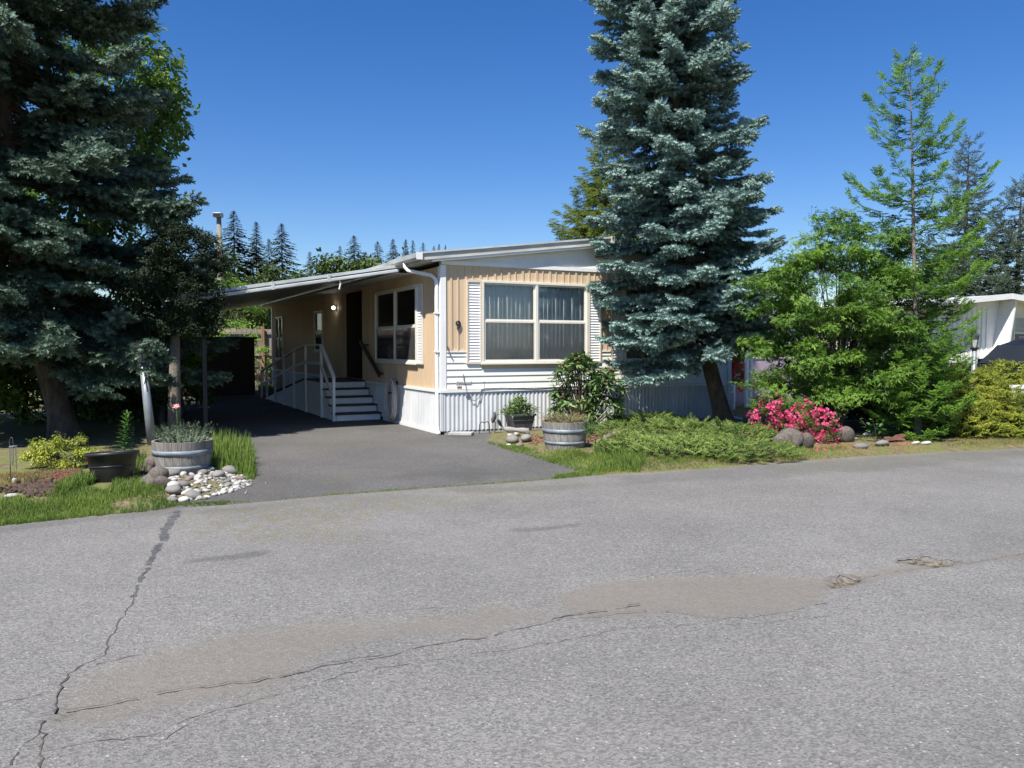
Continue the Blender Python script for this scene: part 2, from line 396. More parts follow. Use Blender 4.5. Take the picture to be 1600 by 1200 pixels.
def star_leaf(n=3):
    V = [(0.15, 0, 0)]; T = []
    for k in range(n):
        a = (k-(n-1)/2)*.85; l = 1-.25*abs(k-(n-1)/2)/((n-1)/2)
        b = len(V); V += [(.15+l*.42*cos(a-.26), l*.42*sin(a-.26), .03), (.15+l*.85*cos(a), l*.85*sin(a), -.06), (.15+l*.42*cos(a+.26), l*.42*sin(a+.26), .03)]
        T += [(0, b, b+1), (0, b+1, b+2)]
    return np.array(V), np.array(T)
def leaf_bunch(seed, n, leaf, spread=1.0, flat=.5, ls=.35):
    g = np.random.default_rng(seed); P = []
    for i in range(n):
        a = g.random()*2*pi; r = sqrt(g.random())*spread*.5
        v, t = xf(leaf, (.5+r*cos(a), r*sin(a), g.normal(0, .08)*flat*2), a+g.normal(0, .6), g.normal(-.35, .35), ls*g.uniform(.7, 1.2))
        P.append((v, t))
    return merge(P)
MAPLE = [leaf_bunch(i+1, 12, star_leaf(), 1.0, .5, .46) for i in range(4)]
BROAD = [leaf_bunch(i+9, 12, KITE, 1.0, 1.0, .46) for i in range(4)]
SMALL = [leaf_bunch(i+19, 14, KITE, 1.0, 1.2, .42) for i in range(4)]
def blade_tpl(bend=.35, w=.06):
    V = np.array([(0, -w/2, 0), (0, w/2, 0), (bend*.3, w*.4, .55), (bend*.3, -w*.4, .55), (bend, 0, 1.)]); T = np.array([(0, 1, 2), (0, 2, 3), (3, 2, 4)])
    return V, T
def tuft_tpl(seed, n, h=1., w=.05, spread=.25):
    g = np.random.default_rng(seed); P = []
    for i in range(n):
        v, t = blade_tpl(g.uniform(.1, .7), w*g.uniform(.6, 1.3)); a = g.random()*2*pi; s_ = h*g.uniform(.5, 1.1)
        v = v*s_; M = np.array(Matrix.Rotation(a, 3, 'Z')); q = g.random()*2*pi; rr = spread*sqrt(g.random())
        P.append((v @ M.T+np.array((rr*cos(q), rr*sin(q), 0)), t))
    return merge(P)
TUFT = [tuft_tpl(i+3, 9) for i in range(5)]
def flower_tpl():
    V = [(0, 0, 0)]; T = []
    for k in range(5):
        a = 2*pi*k/5; b = len(V); V += [(.12, .5*cos(a-.5), .5*sin(a-.5)), (.32, cos(a), sin(a)), (.12, .5*cos(a+.5), .5*sin(a+.5))]; T += [(0, b, b+1), (0, b+1, b+2)]
    return np.array(V), np.array(T)
FLOWER = flower_tpl()
UP = np.array([0, 0, 1.])
def ups(n, s=.25): return np.tile(UP, (n, 1))+jit(n, s)

# ------------------------------------------------------------------ the ground
HOUSE_O = G(690, 679); TH = radians(27.0)
DV = Vector((cos(TH), sin(TH), 0)); BV = Vector((-sin(TH), cos(TH), 0))
def H(s, t, z=0.0): return HOUSE_O+DV*s+BV*t+Vector((0, 0, z))
def pip(P, poly):
    x, y = P[:, 0], P[:, 1]; ins = np.zeros(len(P), bool); n = len(poly)
    for i in range(n):
        x0, y0 = poly[i]; x1, y1 = poly[(i+1) % n]
        c = ((y0 > y) != (y1 > y)) & (x < (x1-x0)*(y-y0)/((y1-y0) if y1 != y0 else 1e-9)+x0); ins ^= c
    return ins
def pdist(P, poly, closed=True):
    d = np.full(len(P), 1e9); n = len(poly)
    for i in range(n if closed else n-1):
        a = np.array(poly[i]); b = np.array(poly[(i+1) % n]); ab = b-a
        t = np.clip(((P-a) @ ab)/max(ab @ ab, 1e-9), 0, 1); d = np.minimum(d, np.linalg.norm(P-(a+t[:, None]*ab), axis=1))
    return d
def sm(x, a, b):
    t = np.clip((x-a)/(b-a), 0, 1); return t*t*(3-2*t)
_pn = [(rng.uniform(0, 2*pi), rng.uniform(0, 2*pi)) for _ in range(40)]
def wob(P, f, k=0):
    """cheap smooth 2D noise in -1..1"""
    r = 0
    for i in range(6):
        a, ph = _pn[(k*6+i) % 40]; ff = f*(1+.55*i); r = r+np.sin(P[:, 0]*ff*cos(a)+P[:, 1]*ff*sin(a)+ph*3)*(.8**i)
    return r/2.6
def P2(l): return [tuple(G(*q)[:2]) for q in l]

ground = MB().add([(-700, -300, -.03), (700, -300, -.03), (700, 900, -.03), (-700, 900, -.03)], [(0, 1, 2, 3)]).build('ground', 'ground'); struct(ground)

EDGE_PX = [(-700, 905), (-260, 850), (0, 822), (150, 806), (270, 795), (380, 787), (518, 774), (692, 762), (830, 752), (945, 742), (1100, 733), (1200, 724), (1400, 710), (1600, 700), (1900, 688)]
def ep(x, o=4): return (x, float(np.interp(x, [q[0] for q in EDGE_PX], [q[1] for q in EDGE_PX]))+o)
LEFT_BED = P2([ep(-260), ep(0), ep(60), ep(150), ep(232), ep(262, 2), (272, 790), (310, 787), (352, 777), (392, 764), (404, 746), (398, 722), (384, 694), (352, 684)])+[tuple(H(-4.35, 1.6)[:2]), tuple(H(-4.35, 17)[:2]), (-22, 32), (-22, 5)]
RIGHT_BED = P2([(756, 687), (772, 695), (800, 702), (850, 717), (905, 736), ep(928), ep(1000), ep(1100), ep(1200), ep(1300), ep(1400), ep(1500), ep(1600), ep(1750)])+[(18, 16), (18, 19), tuple(H(9.5, 2)[:2]), tuple(H(9.5, .2)[:2]), tuple(H(7.0, -.02)[:2]), tuple(H(1.0, -.02)[:2])]
def bed_h(P, poly):
    P = np.asarray(P, float).reshape(-1, 2); d = pdist(P, poly); ins = pip(P, poly)
    return np.where(ins, .005+.055*sm(d-.12, 0, .35)+.018*wob(P, 3.0)*sm(d, .05, .5)+.03*sm(d, .4, 2.0)*(.5+.5*wob(P, 1.1, 2)), -.02)
def zbed(x, y): return float(max(bed_h([(x, y)], LEFT_BED)[0], bed_h([(x, y)], RIGHT_BED)[0], 0.008))
def sheet(name, poly, step, m, hf, bounds=None):
    pl = np.array(poly); b = bounds or (pl[:, 0].min(), pl[:, 0].max(), pl[:, 1].min(), pl[:, 1].max())
    xs = np.arange(b[0], b[1], step); ys = np.arange(b[2], b[3], step); gx, gy = np.meshgrid(xs, ys)
    P = np.stack([gx.ravel(), gy.ravel()], 1)+rng.uniform(-.3, .3, (gx.size, 2))*step
    P = P[pip(P, poly)]; P = P[pdist(P, poly) > step*.4]
    # resample boundary
    B = []
    for i in range(len(poly)):
        a = np.array(poly[i]); c = np.array(poly[(i+1) % len(poly)]); n = max(1, int(np.linalg.norm(c-a)/step/1.5))
        for k in range(n): B.append(a+(c-a)*k/n)
    B = np.array(B); nb = len(B)
    allp = [Vector(p) for p in np.concatenate([B, P])]
    r = geometry.delaunay_2d_cdt(allp, [], [list(range(nb))], 1, 1e-5)
    V = np.array([tuple(v) for v in r[0]]); T = np.array([f for f in r[2] if len(f) == 3])
    Z = hf(V)
    o = npmesh(name, np.column_stack([V, Z]), T, m, smooth=True); return struct(o)
sheet('garden_bed_left', LEFT_BED, .16, 'bed_soil', lambda V: bed_h(V, [tuple(p) for p in LEFT_BED]))
sheet('garden_bed_right', RIGHT_BED, .14, 'bed_soil', lambda V: bed_h(V, RIGHT_BED))

# driveway and road: height-field sheets that carry where silt, moss, stains and potholes lie
def attr_sheet(name, GX, GY, Z, m, attrs, keep=None):
    h, w = GX.shape; V = np.stack([GX.ravel(), GY.ravel(), Z.ravel()], 1)
    i = np.arange(h*w).reshape(h, w); a, b, c, d = i[:-1, :-1].ravel(), i[:-1, 1:].ravel(), i[1:, 1:].ravel(), i[1:, :-1].ravel()
    T = np.concatenate([np.stack([a, b, c], 1), np.stack([a, c, d], 1)])
    o = npmesh(name, V, T, m, smooth=True)
    for k, val in attrs.items():
        at_ = o.data.attributes.new(k, 'FLOAT', 'POINT'); at_.data.foreach_set('value', np.clip(val, 0, 1).ravel().astype(np.float32))
    return struct(o)
EDGE = P2(EDGE_PX)
RD = Vector((EDGE[13][0]-EDGE[2][0], EDGE[13][1]-EDGE[2][1])).normalized(); RU = Vector((-RD.y, RD.x)); RO = Vector(EDGE[2])
eu = [(Vector(p)-RO).dot(RD) for p in EDGE]; ev = [(Vector(p)-RO).dot(RU) for p in EDGE]
us = np.arange(-16, 24, .07); vsn = np.concatenate([np.linspace(-15, -7.6, 30)[:-1], np.arange(-7.6, 0.001, .06), ])
U_, V_ = np.meshgrid(us, vsn); ed = np.interp(us, eu, ev)[None, :]
V_ = np.where(V_ > -7.6, -7.6+(V_+7.6)/7.6*(7.6+ed), V_)
GX = RO.x+U_*RD.x+V_*RU.x; GY = RO.y+U_*RD.y+V_*RU.y; PP = np.stack([GX.ravel(), GY.ravel()], 1)
def blob(P, px, soft=.12, rough=.10, k=0):
    poly = P2(px); d = pdist(P, poly); s_ = np.where(pip(P, poly), d, -d)+rough*wob(P, 5.5, k)+rough*.5*wob(P, 16, k+1)
    return sm(s_, -soft*.5, soft*.5)
def streak(P, px, w, rough=.03, k=0):
    d = pdist(P, P2(px), False)+rough*wob(P, 9, k); return 1-sm(d, w*.35, w)
silt = np.maximum.reduce([
    blob(PP, [(868, 935), (920, 912), (1020, 906), (1150, 903), (1285, 903), (1308, 918), (1285, 945), (1190, 962), (1100, 968), (1040, 958), (940, 972), (885, 962)], .10, .05, 1),
    .85*blob(PP, [(118, 1072), (180, 1040), (310, 1005), (480, 978), (700, 968), (860, 948), (870, 968), (660, 1004), (500, 1020), (400, 1080), (240, 1130), (110, 1140)], .3, .10, 2),
    .8*blob(PP, [(1310, 908), (1400, 886), (1500, 878), (1600, 866), (1700, 858), (1700, 866), (1600, 876), (1480, 892), (1350, 915)], .12, .04, 3)])
dark = np.maximum.reduce([
    .8*streak(PP, [(300, 882), (350, 877), (405, 868)], .10, .03, 0), .8*streak(PP, [(808, 831), (850, 829), (892, 824)], .11, .03, 1),
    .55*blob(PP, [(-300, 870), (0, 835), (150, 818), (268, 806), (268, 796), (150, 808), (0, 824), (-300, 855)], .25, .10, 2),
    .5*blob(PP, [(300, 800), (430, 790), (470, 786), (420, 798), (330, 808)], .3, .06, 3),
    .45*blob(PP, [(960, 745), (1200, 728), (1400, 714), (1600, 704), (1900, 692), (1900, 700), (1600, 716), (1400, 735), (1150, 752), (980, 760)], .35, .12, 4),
    .4*streak(PP, [(720, 766), (800, 768), (900, 763)], .25, .08, 5),
    .5*streak(PP, [(1155, 1130), (1158, 1132)], .03, .0, 4)])
edge_d = pdist(PP, EDGE, False)
moss = np.maximum.reduce([.8*(1-sm(edge_d+.05*wob(PP, 4), .03, .3))*sm(wob(PP, 2.0, 3), -.5, .2),
    .75*blob(PP, [(270, 800), (420, 790), (600, 775), (760, 764), (960, 750), (860, 776), (600, 800), (540, 850), (420, 850), (300, 830)], .6, .2, 1),
    .6*blob(PP, [(1150, 730), (1300, 716), (1500, 706), (1700, 698), (1700, 712), (1480, 728), (1250, 740)], .4, .12, 2)])
hole = np.maximum.reduce([blob(PP, [(1292, 905), (1335, 901), (1346, 910), (1322, 921), (1296, 918)], .05, .035, 2),
    blob(PP, [(1402, 880), (1430, 874), (1462, 876), (1503, 882), (1480, 889), (1425, 886)], .05, .035, 3),
    .8*blob(PP, [(85, 1118), (112, 1114), (110, 1124), (88, 1128)], .04, .02, 1)])
SH = GX.shape
lipline = P2([(60, 1190), (240, 1130), (480, 1025), (700, 990), (870, 975), (1040, 965), (1290, 950), (1400, 905), (1600, 868)])
lipd = pdist(PP, lipline, False)
zz = .012+.006*wob(PP, 1.3)-.012*silt-.035*hole+.006*(1-sm(lipd, 0, .35))
zz = np.where(edge_d < .5, zz*(sm(edge_d, 0, .5)*.7+.3), zz)
attr_sheet('road', GX, GY, zz.reshape(SH)+.006, 'road_asphalt', dict(silt=silt, dark=dark, moss=moss, hole=hole))
road = bpy.data.objects['road']
# driveway
ss = np.arange(-5.2, 3.2, .12); ts = np.arange(-8.6, 17.0, .12); SS, TT = np.meshgrid(ss, ts)
GX2 = HOUSE_O.x+SS*DV.x+TT*BV.x; GY2 = HOUSE_O.y+SS*DV.y+TT*BV.y; PD = np.stack([GX2.ravel(), GY2.ravel()], 1)
edge_d2 = pdist(PD, EDGE, False); under = (edge_d2 < 9) & (((PD-np.array(RO)) @ np.array(RU)) < np.interp((PD-np.array(RO)) @ np.array(RD), eu, ev)-.05)
z2 = .004+.004*wob(PD, 1.1, 2); z2 = np.where(under, -.018, z2)
z2 = np.where((SS.ravel() > 0) & (TT.ravel() > 0), -.02, z2)
moss2 = np.maximum(.9*(1-sm(edge_d2+.06*wob(PD, 4), .02, .3))*sm(wob(PD, 2.0, 4), -.4, .3), .9*streak(PD, [(515, 752), (540, 748), (610, 741)], .14, .08, 2))
dark2 = np.maximum.reduce([.5*blob(PD, [(610, 745), (700, 732), (800, 740), (720, 752)], .4, .15, 2), .35*sm(wob(PD, 1.3, 5), .1, .7), .4*streak(PD, [(500, 775), (560, 770)], .15, .05, 4)])
attr_sheet('driveway', GX2, GY2, z2.reshape(SS.shape), 'drive_asphalt', dict(silt=.25*sm(wob(PD, .9, 1), .0, .8), dark=dark2, moss=moss2, hole=0*moss2))

def crack(px, w0, w1, m='crack', jitter=.03, name='crack', gap=.16):
    pts = [G(*q) for q in px]; C = []
    for a, b in zip(pts[:-1], pts[1:]):
        n = max(2, int((b-a).length/.035))
        for k in range(n): C.append(a.lerp(b, k/n))
    C.append(pts[-1]); n = len(C); V = []; T = []; j = np.cumsum(rng.normal(0, jitter*.28, n)); j -= np.linspace(j[0], j[-1], n); run = 0
    for i, p in enumerate(C):
        d = (C[min(i+1, n-1)]-C[max(i-1, 0)]).normalized(); q = Vector((-d.y, d.x, 0)); w = (w0+(w1-w0)*i/n)*random.uniform(.15, 1.0)*.6
        if m == 'tar': w *= 1.5
        c = p+q*(j[i]+random.gauss(0, jitter*.12)); V += [c+q*w*.5, c-q*w*.5]
    for i in range(n-1):
        if run > 0: run -= 1; continue
        if random.random() < gap*.5: run = random.randint(0, 2)
        T += [(2*i, 2*i+1, 2*i+3), (2*i, 2*i+3, 2*i+2)]
    V = np.array([tuple(v) for v in V]); ed_ = pdist(V[:, :2], EDGE, False); h = .012+.006*wob(V[:, :2], 1.3); h = h+.006*(1-sm(pdist(V[:, :2], lipline, False), 0, .35))
    h = np.where(ed_ < .5, h*(sm(ed_, 0, .5)*.7+.3), h); V[:, 2] = h+.0085
    return npmesh(name, V, np.array(T), m, road)
crack([(276, 800), (262, 830), (240, 872), (222, 905), (208, 938)], .15, .05, 'tar', .015, 'tar_seam')
crack([(208, 938), (190, 975), (160, 1030), (118, 1060), (98, 1090), (85, 1120), (68, 1150), (62, 1210)], .018, .03)
crack([(0, 1105), (50, 1096), (90, 1085)], .012, .012)
crack([(150, 1045), (220, 1030)], .02, .006); crack([(65, 1150), (40, 1170), (20, 1205)], .012, .02)
crack([(100, 1115), (200, 1098), (310, 1075), (400, 1068), (480, 1052), (620, 1020), (760, 1000), (868, 978), (960, 966), (1010, 958)], .022, .012)
crack([(75, 1182), (240, 1160), (330, 1120), (440, 1088), (560, 1052), (700, 1026), (800, 1012), (930, 985), (1060, 977), (1180, 975), (1300, 968)], .010, .006)
crack([(260, 1165), (300, 1130), (390, 1090)], .007, .005); crack([(440, 1065), (520, 1040), (600, 1030)], .006, .01)
crack([(860, 975), (920, 960), (1000, 948)], .02, .03); crack([(1040, 963), (1120, 972), (1200, 968), (1290, 948)], .01, .008)
crack([(1340, 908), (1400, 896), (1500, 885), (1610, 868)], .012, .01); crack([(1402, 878), (1440, 873), (1505, 883)], .03, .02)
crack([(1292, 905), (1320, 901), (1345, 908)], .025, .02); crack([(1380, 708), (1470, 716), (1560, 730)], .012, .008)
crack([(480, 978), (620, 962), (700, 955)], .006, .006); crack([(1010, 905), (1100, 893), (1250, 890)], .008, .006)

# ------------------------------------------------------------------ the mobile home (local x along its front, local y backwards, z up)
home = thing('mobile_home', 'single-storey beige and white mobile home with number 9 beside the driveway', 'house', HOUSE_O, TH)
WD, LN, SK, ZT, RX = 6.85, 16.4, .80, 3.06, 3.6
EAVE, RIDGE, OVF, OVS = 3.27, 3.78, .12, .42          # roof top heights and overhangs
def panel_wall(mb, horiz, l0, l1, z0, z1, holes, th0, th1, fixed='y'):
    xs = sorted({l0, l1, *[h[0] for h in holes], *[h[1] for h in holes]}); zs = sorted({z0, z1, *[h[2] for h in holes], *[h[3] for h in holes]})
    for a, b in zip(xs[:-1], xs[1:]):
        for c, d in zip(zs[:-1], zs[1:]):
            mx, mz = (a+b)/2, (c+d)/2
            if any(h[0] < mx < h[1] and h[2] < mz < h[3] for h in holes): continue
            if fixed == 'y': mb.bx(a, b, th0, th1, c, d)
            else: mb.bx(th0, th1, a, b, c, d)
WINS_F = [(.84, 3.08, 1.33, 2.79), (4.03, 6.27, 1.33, 2.79)]
SW = (1.24, 3.82, 1.31, 2.77); ALC = (5.0, 6.7, .82, 2.95); SW2 = (8.75, 9.65, 1.5, 2.58); SW3 = (14.3, 15.5, 1.2, 2.6)
m = MB(); panel_wall(m, True, .0, WD, .1, ZT+.1, WINS_F, .0, .09); m.build('front_wall', 'beige', home)
m = MB(); panel_wall(m, True, .09, LN, .1, ZT, [SW, ALC, SW2, SW3], .0, .09, 'x'); m.build('side_wall', 'beige', home)
MB().bx(WD-.09, WD, .09, LN, .1, ZT).build('side_wall', 'white_vinyl', home); MB().bx(.09, WD-.09, LN-.09, LN, .1, ZT).build('rear_wall', 'beige', home)
MB().bx(.09, WD-.09, .09, LN-.09, .72, .78).build('floor', 'interior', home)
MB().bx(.09, WD-.09, 3.4, 3.46, .78, ZT).build('partition', 'interior', home)
# alcove round the front door
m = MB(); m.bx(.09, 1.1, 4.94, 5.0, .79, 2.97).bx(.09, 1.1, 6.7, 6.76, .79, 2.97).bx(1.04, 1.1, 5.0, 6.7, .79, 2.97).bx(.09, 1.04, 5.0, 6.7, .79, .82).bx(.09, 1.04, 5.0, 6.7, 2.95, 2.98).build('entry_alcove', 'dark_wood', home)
dr = MB().bx(.99, 1.035, 5.4, 6.3, .83, 2.83).build('door', 'brown_door', home, bevel=.004)
MB().bx(.95, .988, 5.5, 6.2, 1.95, 2.65).build('door_panel', 'brown_door', dr); MB().tube([(.99, 5.47, 1.8), (.93, 5.47, 1.8), (.93, 5.47, 1.72)], .012, 6).build('handle', 'chrome', dr)
# gable panel above the siding
m = MB(); m.prism([(0, ZT+.1), (WD, ZT+.1), (WD, EAVE-.17+.06), (RX, RIDGE-.17), (0, EAVE-.17+.06)], 'y', -.004, .085); m.build('gable_panel', 'white_paint', home)
MB().bx(-.0, WD, -.03, -.005, ZT+.03, ZT+.10).build('gable_trim', 'white_trim', home)
for k in range(2):
    v = MB().bx(3.30+k*.155, 3.44+k*.155, -.02, -.006, 3.37, 3.46).build('gable_vent', 'dark_wood', home)
    g_ = MB()
    for q in range(3): g_.bx(3.30+k*.155, 3.44+k*.155, -.028, -.0205, 3.38+q*.03, 3.392+q*.03)
    g_.build('vent_slats', 'beige_trim', v)
# horizontal lap boards under the windows
PL = .122
def plank_mesh(x0, x1, z0, z1, x_face=None):
    return MB().add([(x0, -.022, z0), (x1, -.022, z0), (x1, -.005, z1), (x0, -.005, z1), (x0, 0, z0), (x1, 0, z0), (x1, 0, z1), (x0, 0, z1)],
                    [(0, 1, 2, 3), (0, 4, 5, 1), (0, 3, 7, 4), (1, 5, 6, 2), (3, 2, 6, 7)])
for r in range(6):
    z0 = SK+.02+r*PL; z1 = min(z0+PL+.004, 1.50)
    segs = [(.1, WD-.1)] if z1 < 1.30 else [(.1, .80), (3.12, 3.99), (6.31, WD-.1)]
    for a, b in segs: plank_mesh(a, b, z0, z1).build('lap_plank', 'white_vinyl', home)
MB().bx(.1, .80, -.03, 0, 1.5, 1.525).build('belt_trim', 'white_trim', home); MB().bx(3.12, 3.99, -.03, 0, 1.5, 1.525).build('belt_trim', 'white_trim', home); MB().bx(6.31, WD-.1, -.03, 0, 1.5, 1.525).build('belt_trim', 'white_trim', home)
# battens on the beige upper front
bw = 0
for i in range(48):
    x = .17+i*.148; w = .022 if i % 2 else .045
    if x > WD-.12: break
    inw = any(a-.04 < x+w and x < b+.04 for a, b, _, _ in WINS_F)
    z0 = 2.83 if inw else 1.53
    MB().bx(x, x+w, -.016, 0, z0, ZT+.03).build('batten', 'beige', home)
# ribbed beige side siding: many fine ribs, one sheet per stretch of wall
m = MB()
y = .12
while y < LN-.1:
    for z0, z1 in ((SK, ZT),):
        cuts = [h for h in (SW, ALC, SW2, SW3) if h[0]-.03 < y+.03 and y < h[1]+.03]
        if cuts:
            h = cuts[0]; 
            if h[2]-z0 > .05: m.bx(-.010, 0, y, y+.028, z0, h[2]-.04)
            m.bx(-.010, 0, y, y+.028, h[3]+.04, z1)
        else: m.bx(-.010, 0, y, y+.028, z0, z1)
    y += .102
tag(m.build('siding_ribs', 'beige', home), None, None, None, 'stuff')
# corner boards
MB().bx(-.02, .09, -.026, -.001, SK-.02, ZT+.02).build('corner_board', 'white_trim', home, bevel=.003); MB().bx(-.024, -.001, -.001, .10, SK-.02, ZT).build('corner_board', 'white_trim', home, bevel=.003)
MB().bx(WD-.09, WD+.02, -.026, -.001, .05, ZT+.02).build('corner_board', 'white_trim', home, bevel=.003)
MB().bx(-.024, -.001, LN-.12, LN+.02, .1, ZT).build('corner_board', 'white_trim', home)
MB().bx(-.026, .022, -.034, .03, .06, SK-.036).build('skirting_corner', 'skirt_white', home)
# corrugated skirting panels
def skirt_mesh(L_, name='skirting_panel'):
    n = int(round(L_/.085)); V = []; Fc = []
    for k in range(n*4+1):
        x = L_*k/(n*4); y = -.007 if k % 4 in (1, 2) else .006
        V += [(x, y, .05+(.012 if k % 4 in (1, 2) else 0)), (x, y, SK-.03)]
    for k in range(n*4): Fc.append((2*k, 2*k+2, 2*k+3, 2*k+1))
    q = MB(); q.add(V, Fc); return q.mesh(name, 'skirt_white')
SKM = skirt_mesh(1.13)
for k in range(6): link('skirting_panel', SKM, home, (.02+k*1.136, -.02, 0))
for k in range(14): link('skirting_panel', SKM, home, (-.02, 1.15+k*1.14, 0), (0, 0, -pi/2))
MB().bx(-.035, WD+.01, -.045, -.002, SK-.035, SK+.012).build('skirting_trim', 'white_trim', home); MB().bx(-.045, -.002, -.001, LN, SK-.035, SK+.012).build('skirting_trim', 'white_trim', home)
MB().bx(-.05, -.03, .0, 3.3, .0, .06).build('skirting_foot', 'white_trim', home)
MB().bx(.05, WD, -.01, .07, -.03, .10).build('footing', 'concrete', home)
# windows
def window(parent, rect, face, nx=2, curtain=None, screen=True, fr=.045, meet=.5, matf='cream_frame'):
    x0, x1, z0, z1 = rect
    def B(mb, a, b, d0, d1, c, d):
        return mb.bx(a, b, d0, d1, c, d) if face == 'y' else mb.bx(d0, d1, a, b, c, d)
    w = MB(); f = fr
    B(w, x0-f, x1+f, -.05, .03, z1, z1+f); B(w, x0-f, x1+f, -.06, .03, z0-f, z0); B(w, x0-f, x0, -.05, .03, z0, z1); B(w, x1, x1+f, -.05, .03, z0, z1)
    wo = w.build('window', matf, parent, bevel=.003)
    B(MB(), x0-f-.02, x1+f+.02, -.075, -.0505, z0-f-.012, z0-f+.016).build('sill', matf, wo)
    cw = (x1-x0)/nx
    for i in range(nx):
        a, b = x0+i*cw, x0+(i+1)*cw
        if i: B(MB(), a-.028, a+.028, -.044, .025, z0+.001, z1-.001).build('mullion', matf, wo, bevel=.003); a += .028
        if i < nx-1: b -= .028
        zm = z0+(z1-z0)*meet
        for j, (c, d) in enumerate(((z0, zm), (zm, z1))):
            s_ = MB(); t = .032; o_ = -.034 if j == 0 else -.012
            B(s_, a+.001, b-.001, o_, o_+.03, d-t, d-.001); B(s_, a+.001, b-.001, o_, o_+.03, c+.001, c+t); B(s_, a+.001, a+t, o_, o_+.03, c+t, d-t); B(s_, b-t, b-.001, o_, o_+.03, c+t, d-t)
            so = s_.build('sash', matf, wo)
            B(MB(), a+t-.002, b-t+.002, o_+.012, o_+.016, c+t-.002, d-t+.002).build('pane', 'glass', so)
            if j == 0 and screen: B(MB(), a+t-.004, b-t+.004, o_+.001, o_+.003, c+t-.004, d-t+.004).build('insect_screen', 'screen', so)
    return wo
for r in WINS_F: window(home, r, 'y', meet=.52)
window(home, SW, 'x', meet=.48); window(home, SW2, 'x', nx=1); window(home, SW3, 'x', nx=2)
def louvre_shutter(x0, x1, z0, z1, face):
    def B(mb, a, b, d0, d1, c, d): return mb.bx(a, b, d0, d1, c, d) if face == 'y' else mb.bx(d0, d1, a, b, c, d)
    f = MB(); B(f, x0, x0+.03, -.05, -.012, z0, z1); B(f, x1-.03, x1, -.05, -.012, z0, z1); B(f, x0+.03, x1-.03, -.05, -.012, z1-.04, z1); B(f, x0+.03, x1-.03, -.05, -.012, z0, z0+.04)
    s_ = f.build('shutter', 'beige_trim' if face == 'y' else 'cream_frame', home)
    l = MB(); n = int((z1-z0-.08)/.052)
    for k in range(n):
        c = z0+.04+(k+.0)*(z1-z0-.08)/n; h = (z1-z0-.08)/n
        V = [(x0+.028, -.036, c), (x1-.028, -.036, c), (x1-.028, -.022, c+h*.93), (x0+.028, -.022, c+h*.93), (x0+.028, -.018, c), (x1-.028, -.018, c)]
        if face == 'x': V = [(y, x, z) for x, y, z in V]
        l.add(V, [(0, 1, 2, 3), (0, 4, 5, 1), (4, 3, 2, 5)])
    tag(l.build('louvres', 'white_trim', s_), None, None, None, 'stuff')
for a in (.49, 3.13, 3.68, 6.32): louvre_shutter(a, a+.30, 1.285, 2.83, 'y')
louvre_shutter(.87, 1.18, 1.265, 2.81, 'x')
# curtains: things of their own inside the windows
def curtain(label, x0, x1, z0, z1, face, m_, depth=.105, group=None, amp=.012, per=.095, top=None):
    n = int((x1-x0)/per*6); V = []; Fc = []
    for k in range(n+1):
        x = x0+(x1-x0)*k/n; w = amp*sin(2*pi*(x-x0)/per+.6*sin(x*5))+.006*sin(x*31)
        for z in (z0, z1):
            V.append((x, depth+w*(1.15 if z == z0 else .85), z) if face == 'y' else (depth+w, x, z))
    for k in range(n): Fc.append((2*k, 2*k+2, 2*k+3, 2*k+1))
    q = MB(); q.add(V, Fc); o = bpy.data.objects.new('curtain', q.mesh('curtain', m_, True)); COL.objects.link(o); o.location = HOUSE_O; o.rotation_euler = (0, 0, TH)
    md = o.modifiers.new('solid', 'SOLIDIFY'); md.thickness = .003
    tag(o, label, 'curtain', group)
curtain('pale blue pleated curtain behind the front window half nearest the number 9', .82, 1.93, 1.30, 2.80, 'y', 'curtain')
curtain('pale blue pleated curtain behind the front window half nearest the blue spruce', 1.98, 3.10, 1.30, 2.80, 'y', 'curtain')
curtain('pale pleated curtain in the front window hidden behind the blue spruce', 4.0, 6.3, 1.30, 2.80, 'y', 'curtain')
curtain('dark grey curtain behind the carport side window', 1.2, 3.86, 1.28, 2.8, 'x', 'dark_curtain', .24, None, .03, .16)
curtain('white short curtain in the small window past the door', 8.75, 9.65, 2.1, 2.6, 'x', 'curtain', .16)
curtain('dark curtain in the rearmost window under the carport', 14.25, 15.55, 1.2, 2.6, 'x', 'dark_curtain', .2)
# roof
sl = (RIDGE-EAVE)/(RX+OVS); TK = .15
def roof_half(x0, z0, x1, z1, y0, y1):
    return MB().prism([(x0, z0), (x1, z1), (x1, z1-TK), (x0, z0-TK)], 'y', y0, y1)
rf = roof_half(-OVS, EAVE, RX, RIDGE, -OVF, LN+.3).build('roof', 'roofing', home)
rf2 = roof_half(RX, RIDGE, WD+OVS, EAVE, -OVF, LN+.3).build('roof', 'roofing', home)
def fascia(x0, z0, x1, z1, par):
    # front edge: a main board, a metal drip strip above and a lower lip
    MB().prism([(x0, z0-.025), (x1, z1-.025), (x1, z1-.135), (x0, z0-.135)], 'y', -OVF-.03, -OVF-.002).build('fascia_board', 'fascia', par)
    MB().prism([(x0, z0+.012), (x1, z1+.012), (x1, z1-.022), (x0, z0-.022)], 'y', -OVF-.055, -OVF+.10).build('drip_edge', 'gutter', par)
    MB().prism([(x0+.2, z0-.14+.2*sl), (x1, z1-.14), (x1, z1-.175), (x0+.2, z0-.175+.2*sl)], 'y', -OVF-.016, -OVF+.03).build('fascia_lip', 'white_trim', par)
    MB().prism([(x0+.01, z0-TK-.004), (x1, z1-TK-.004), (x1, z1-TK-.012), (x0+.01, z0-TK-.012)], 'y', -OVF+.035, LN+.2).build('soffit_board', 'soffit', par)
fascia(-OVS, EAVE, RX, RIDGE, rf)
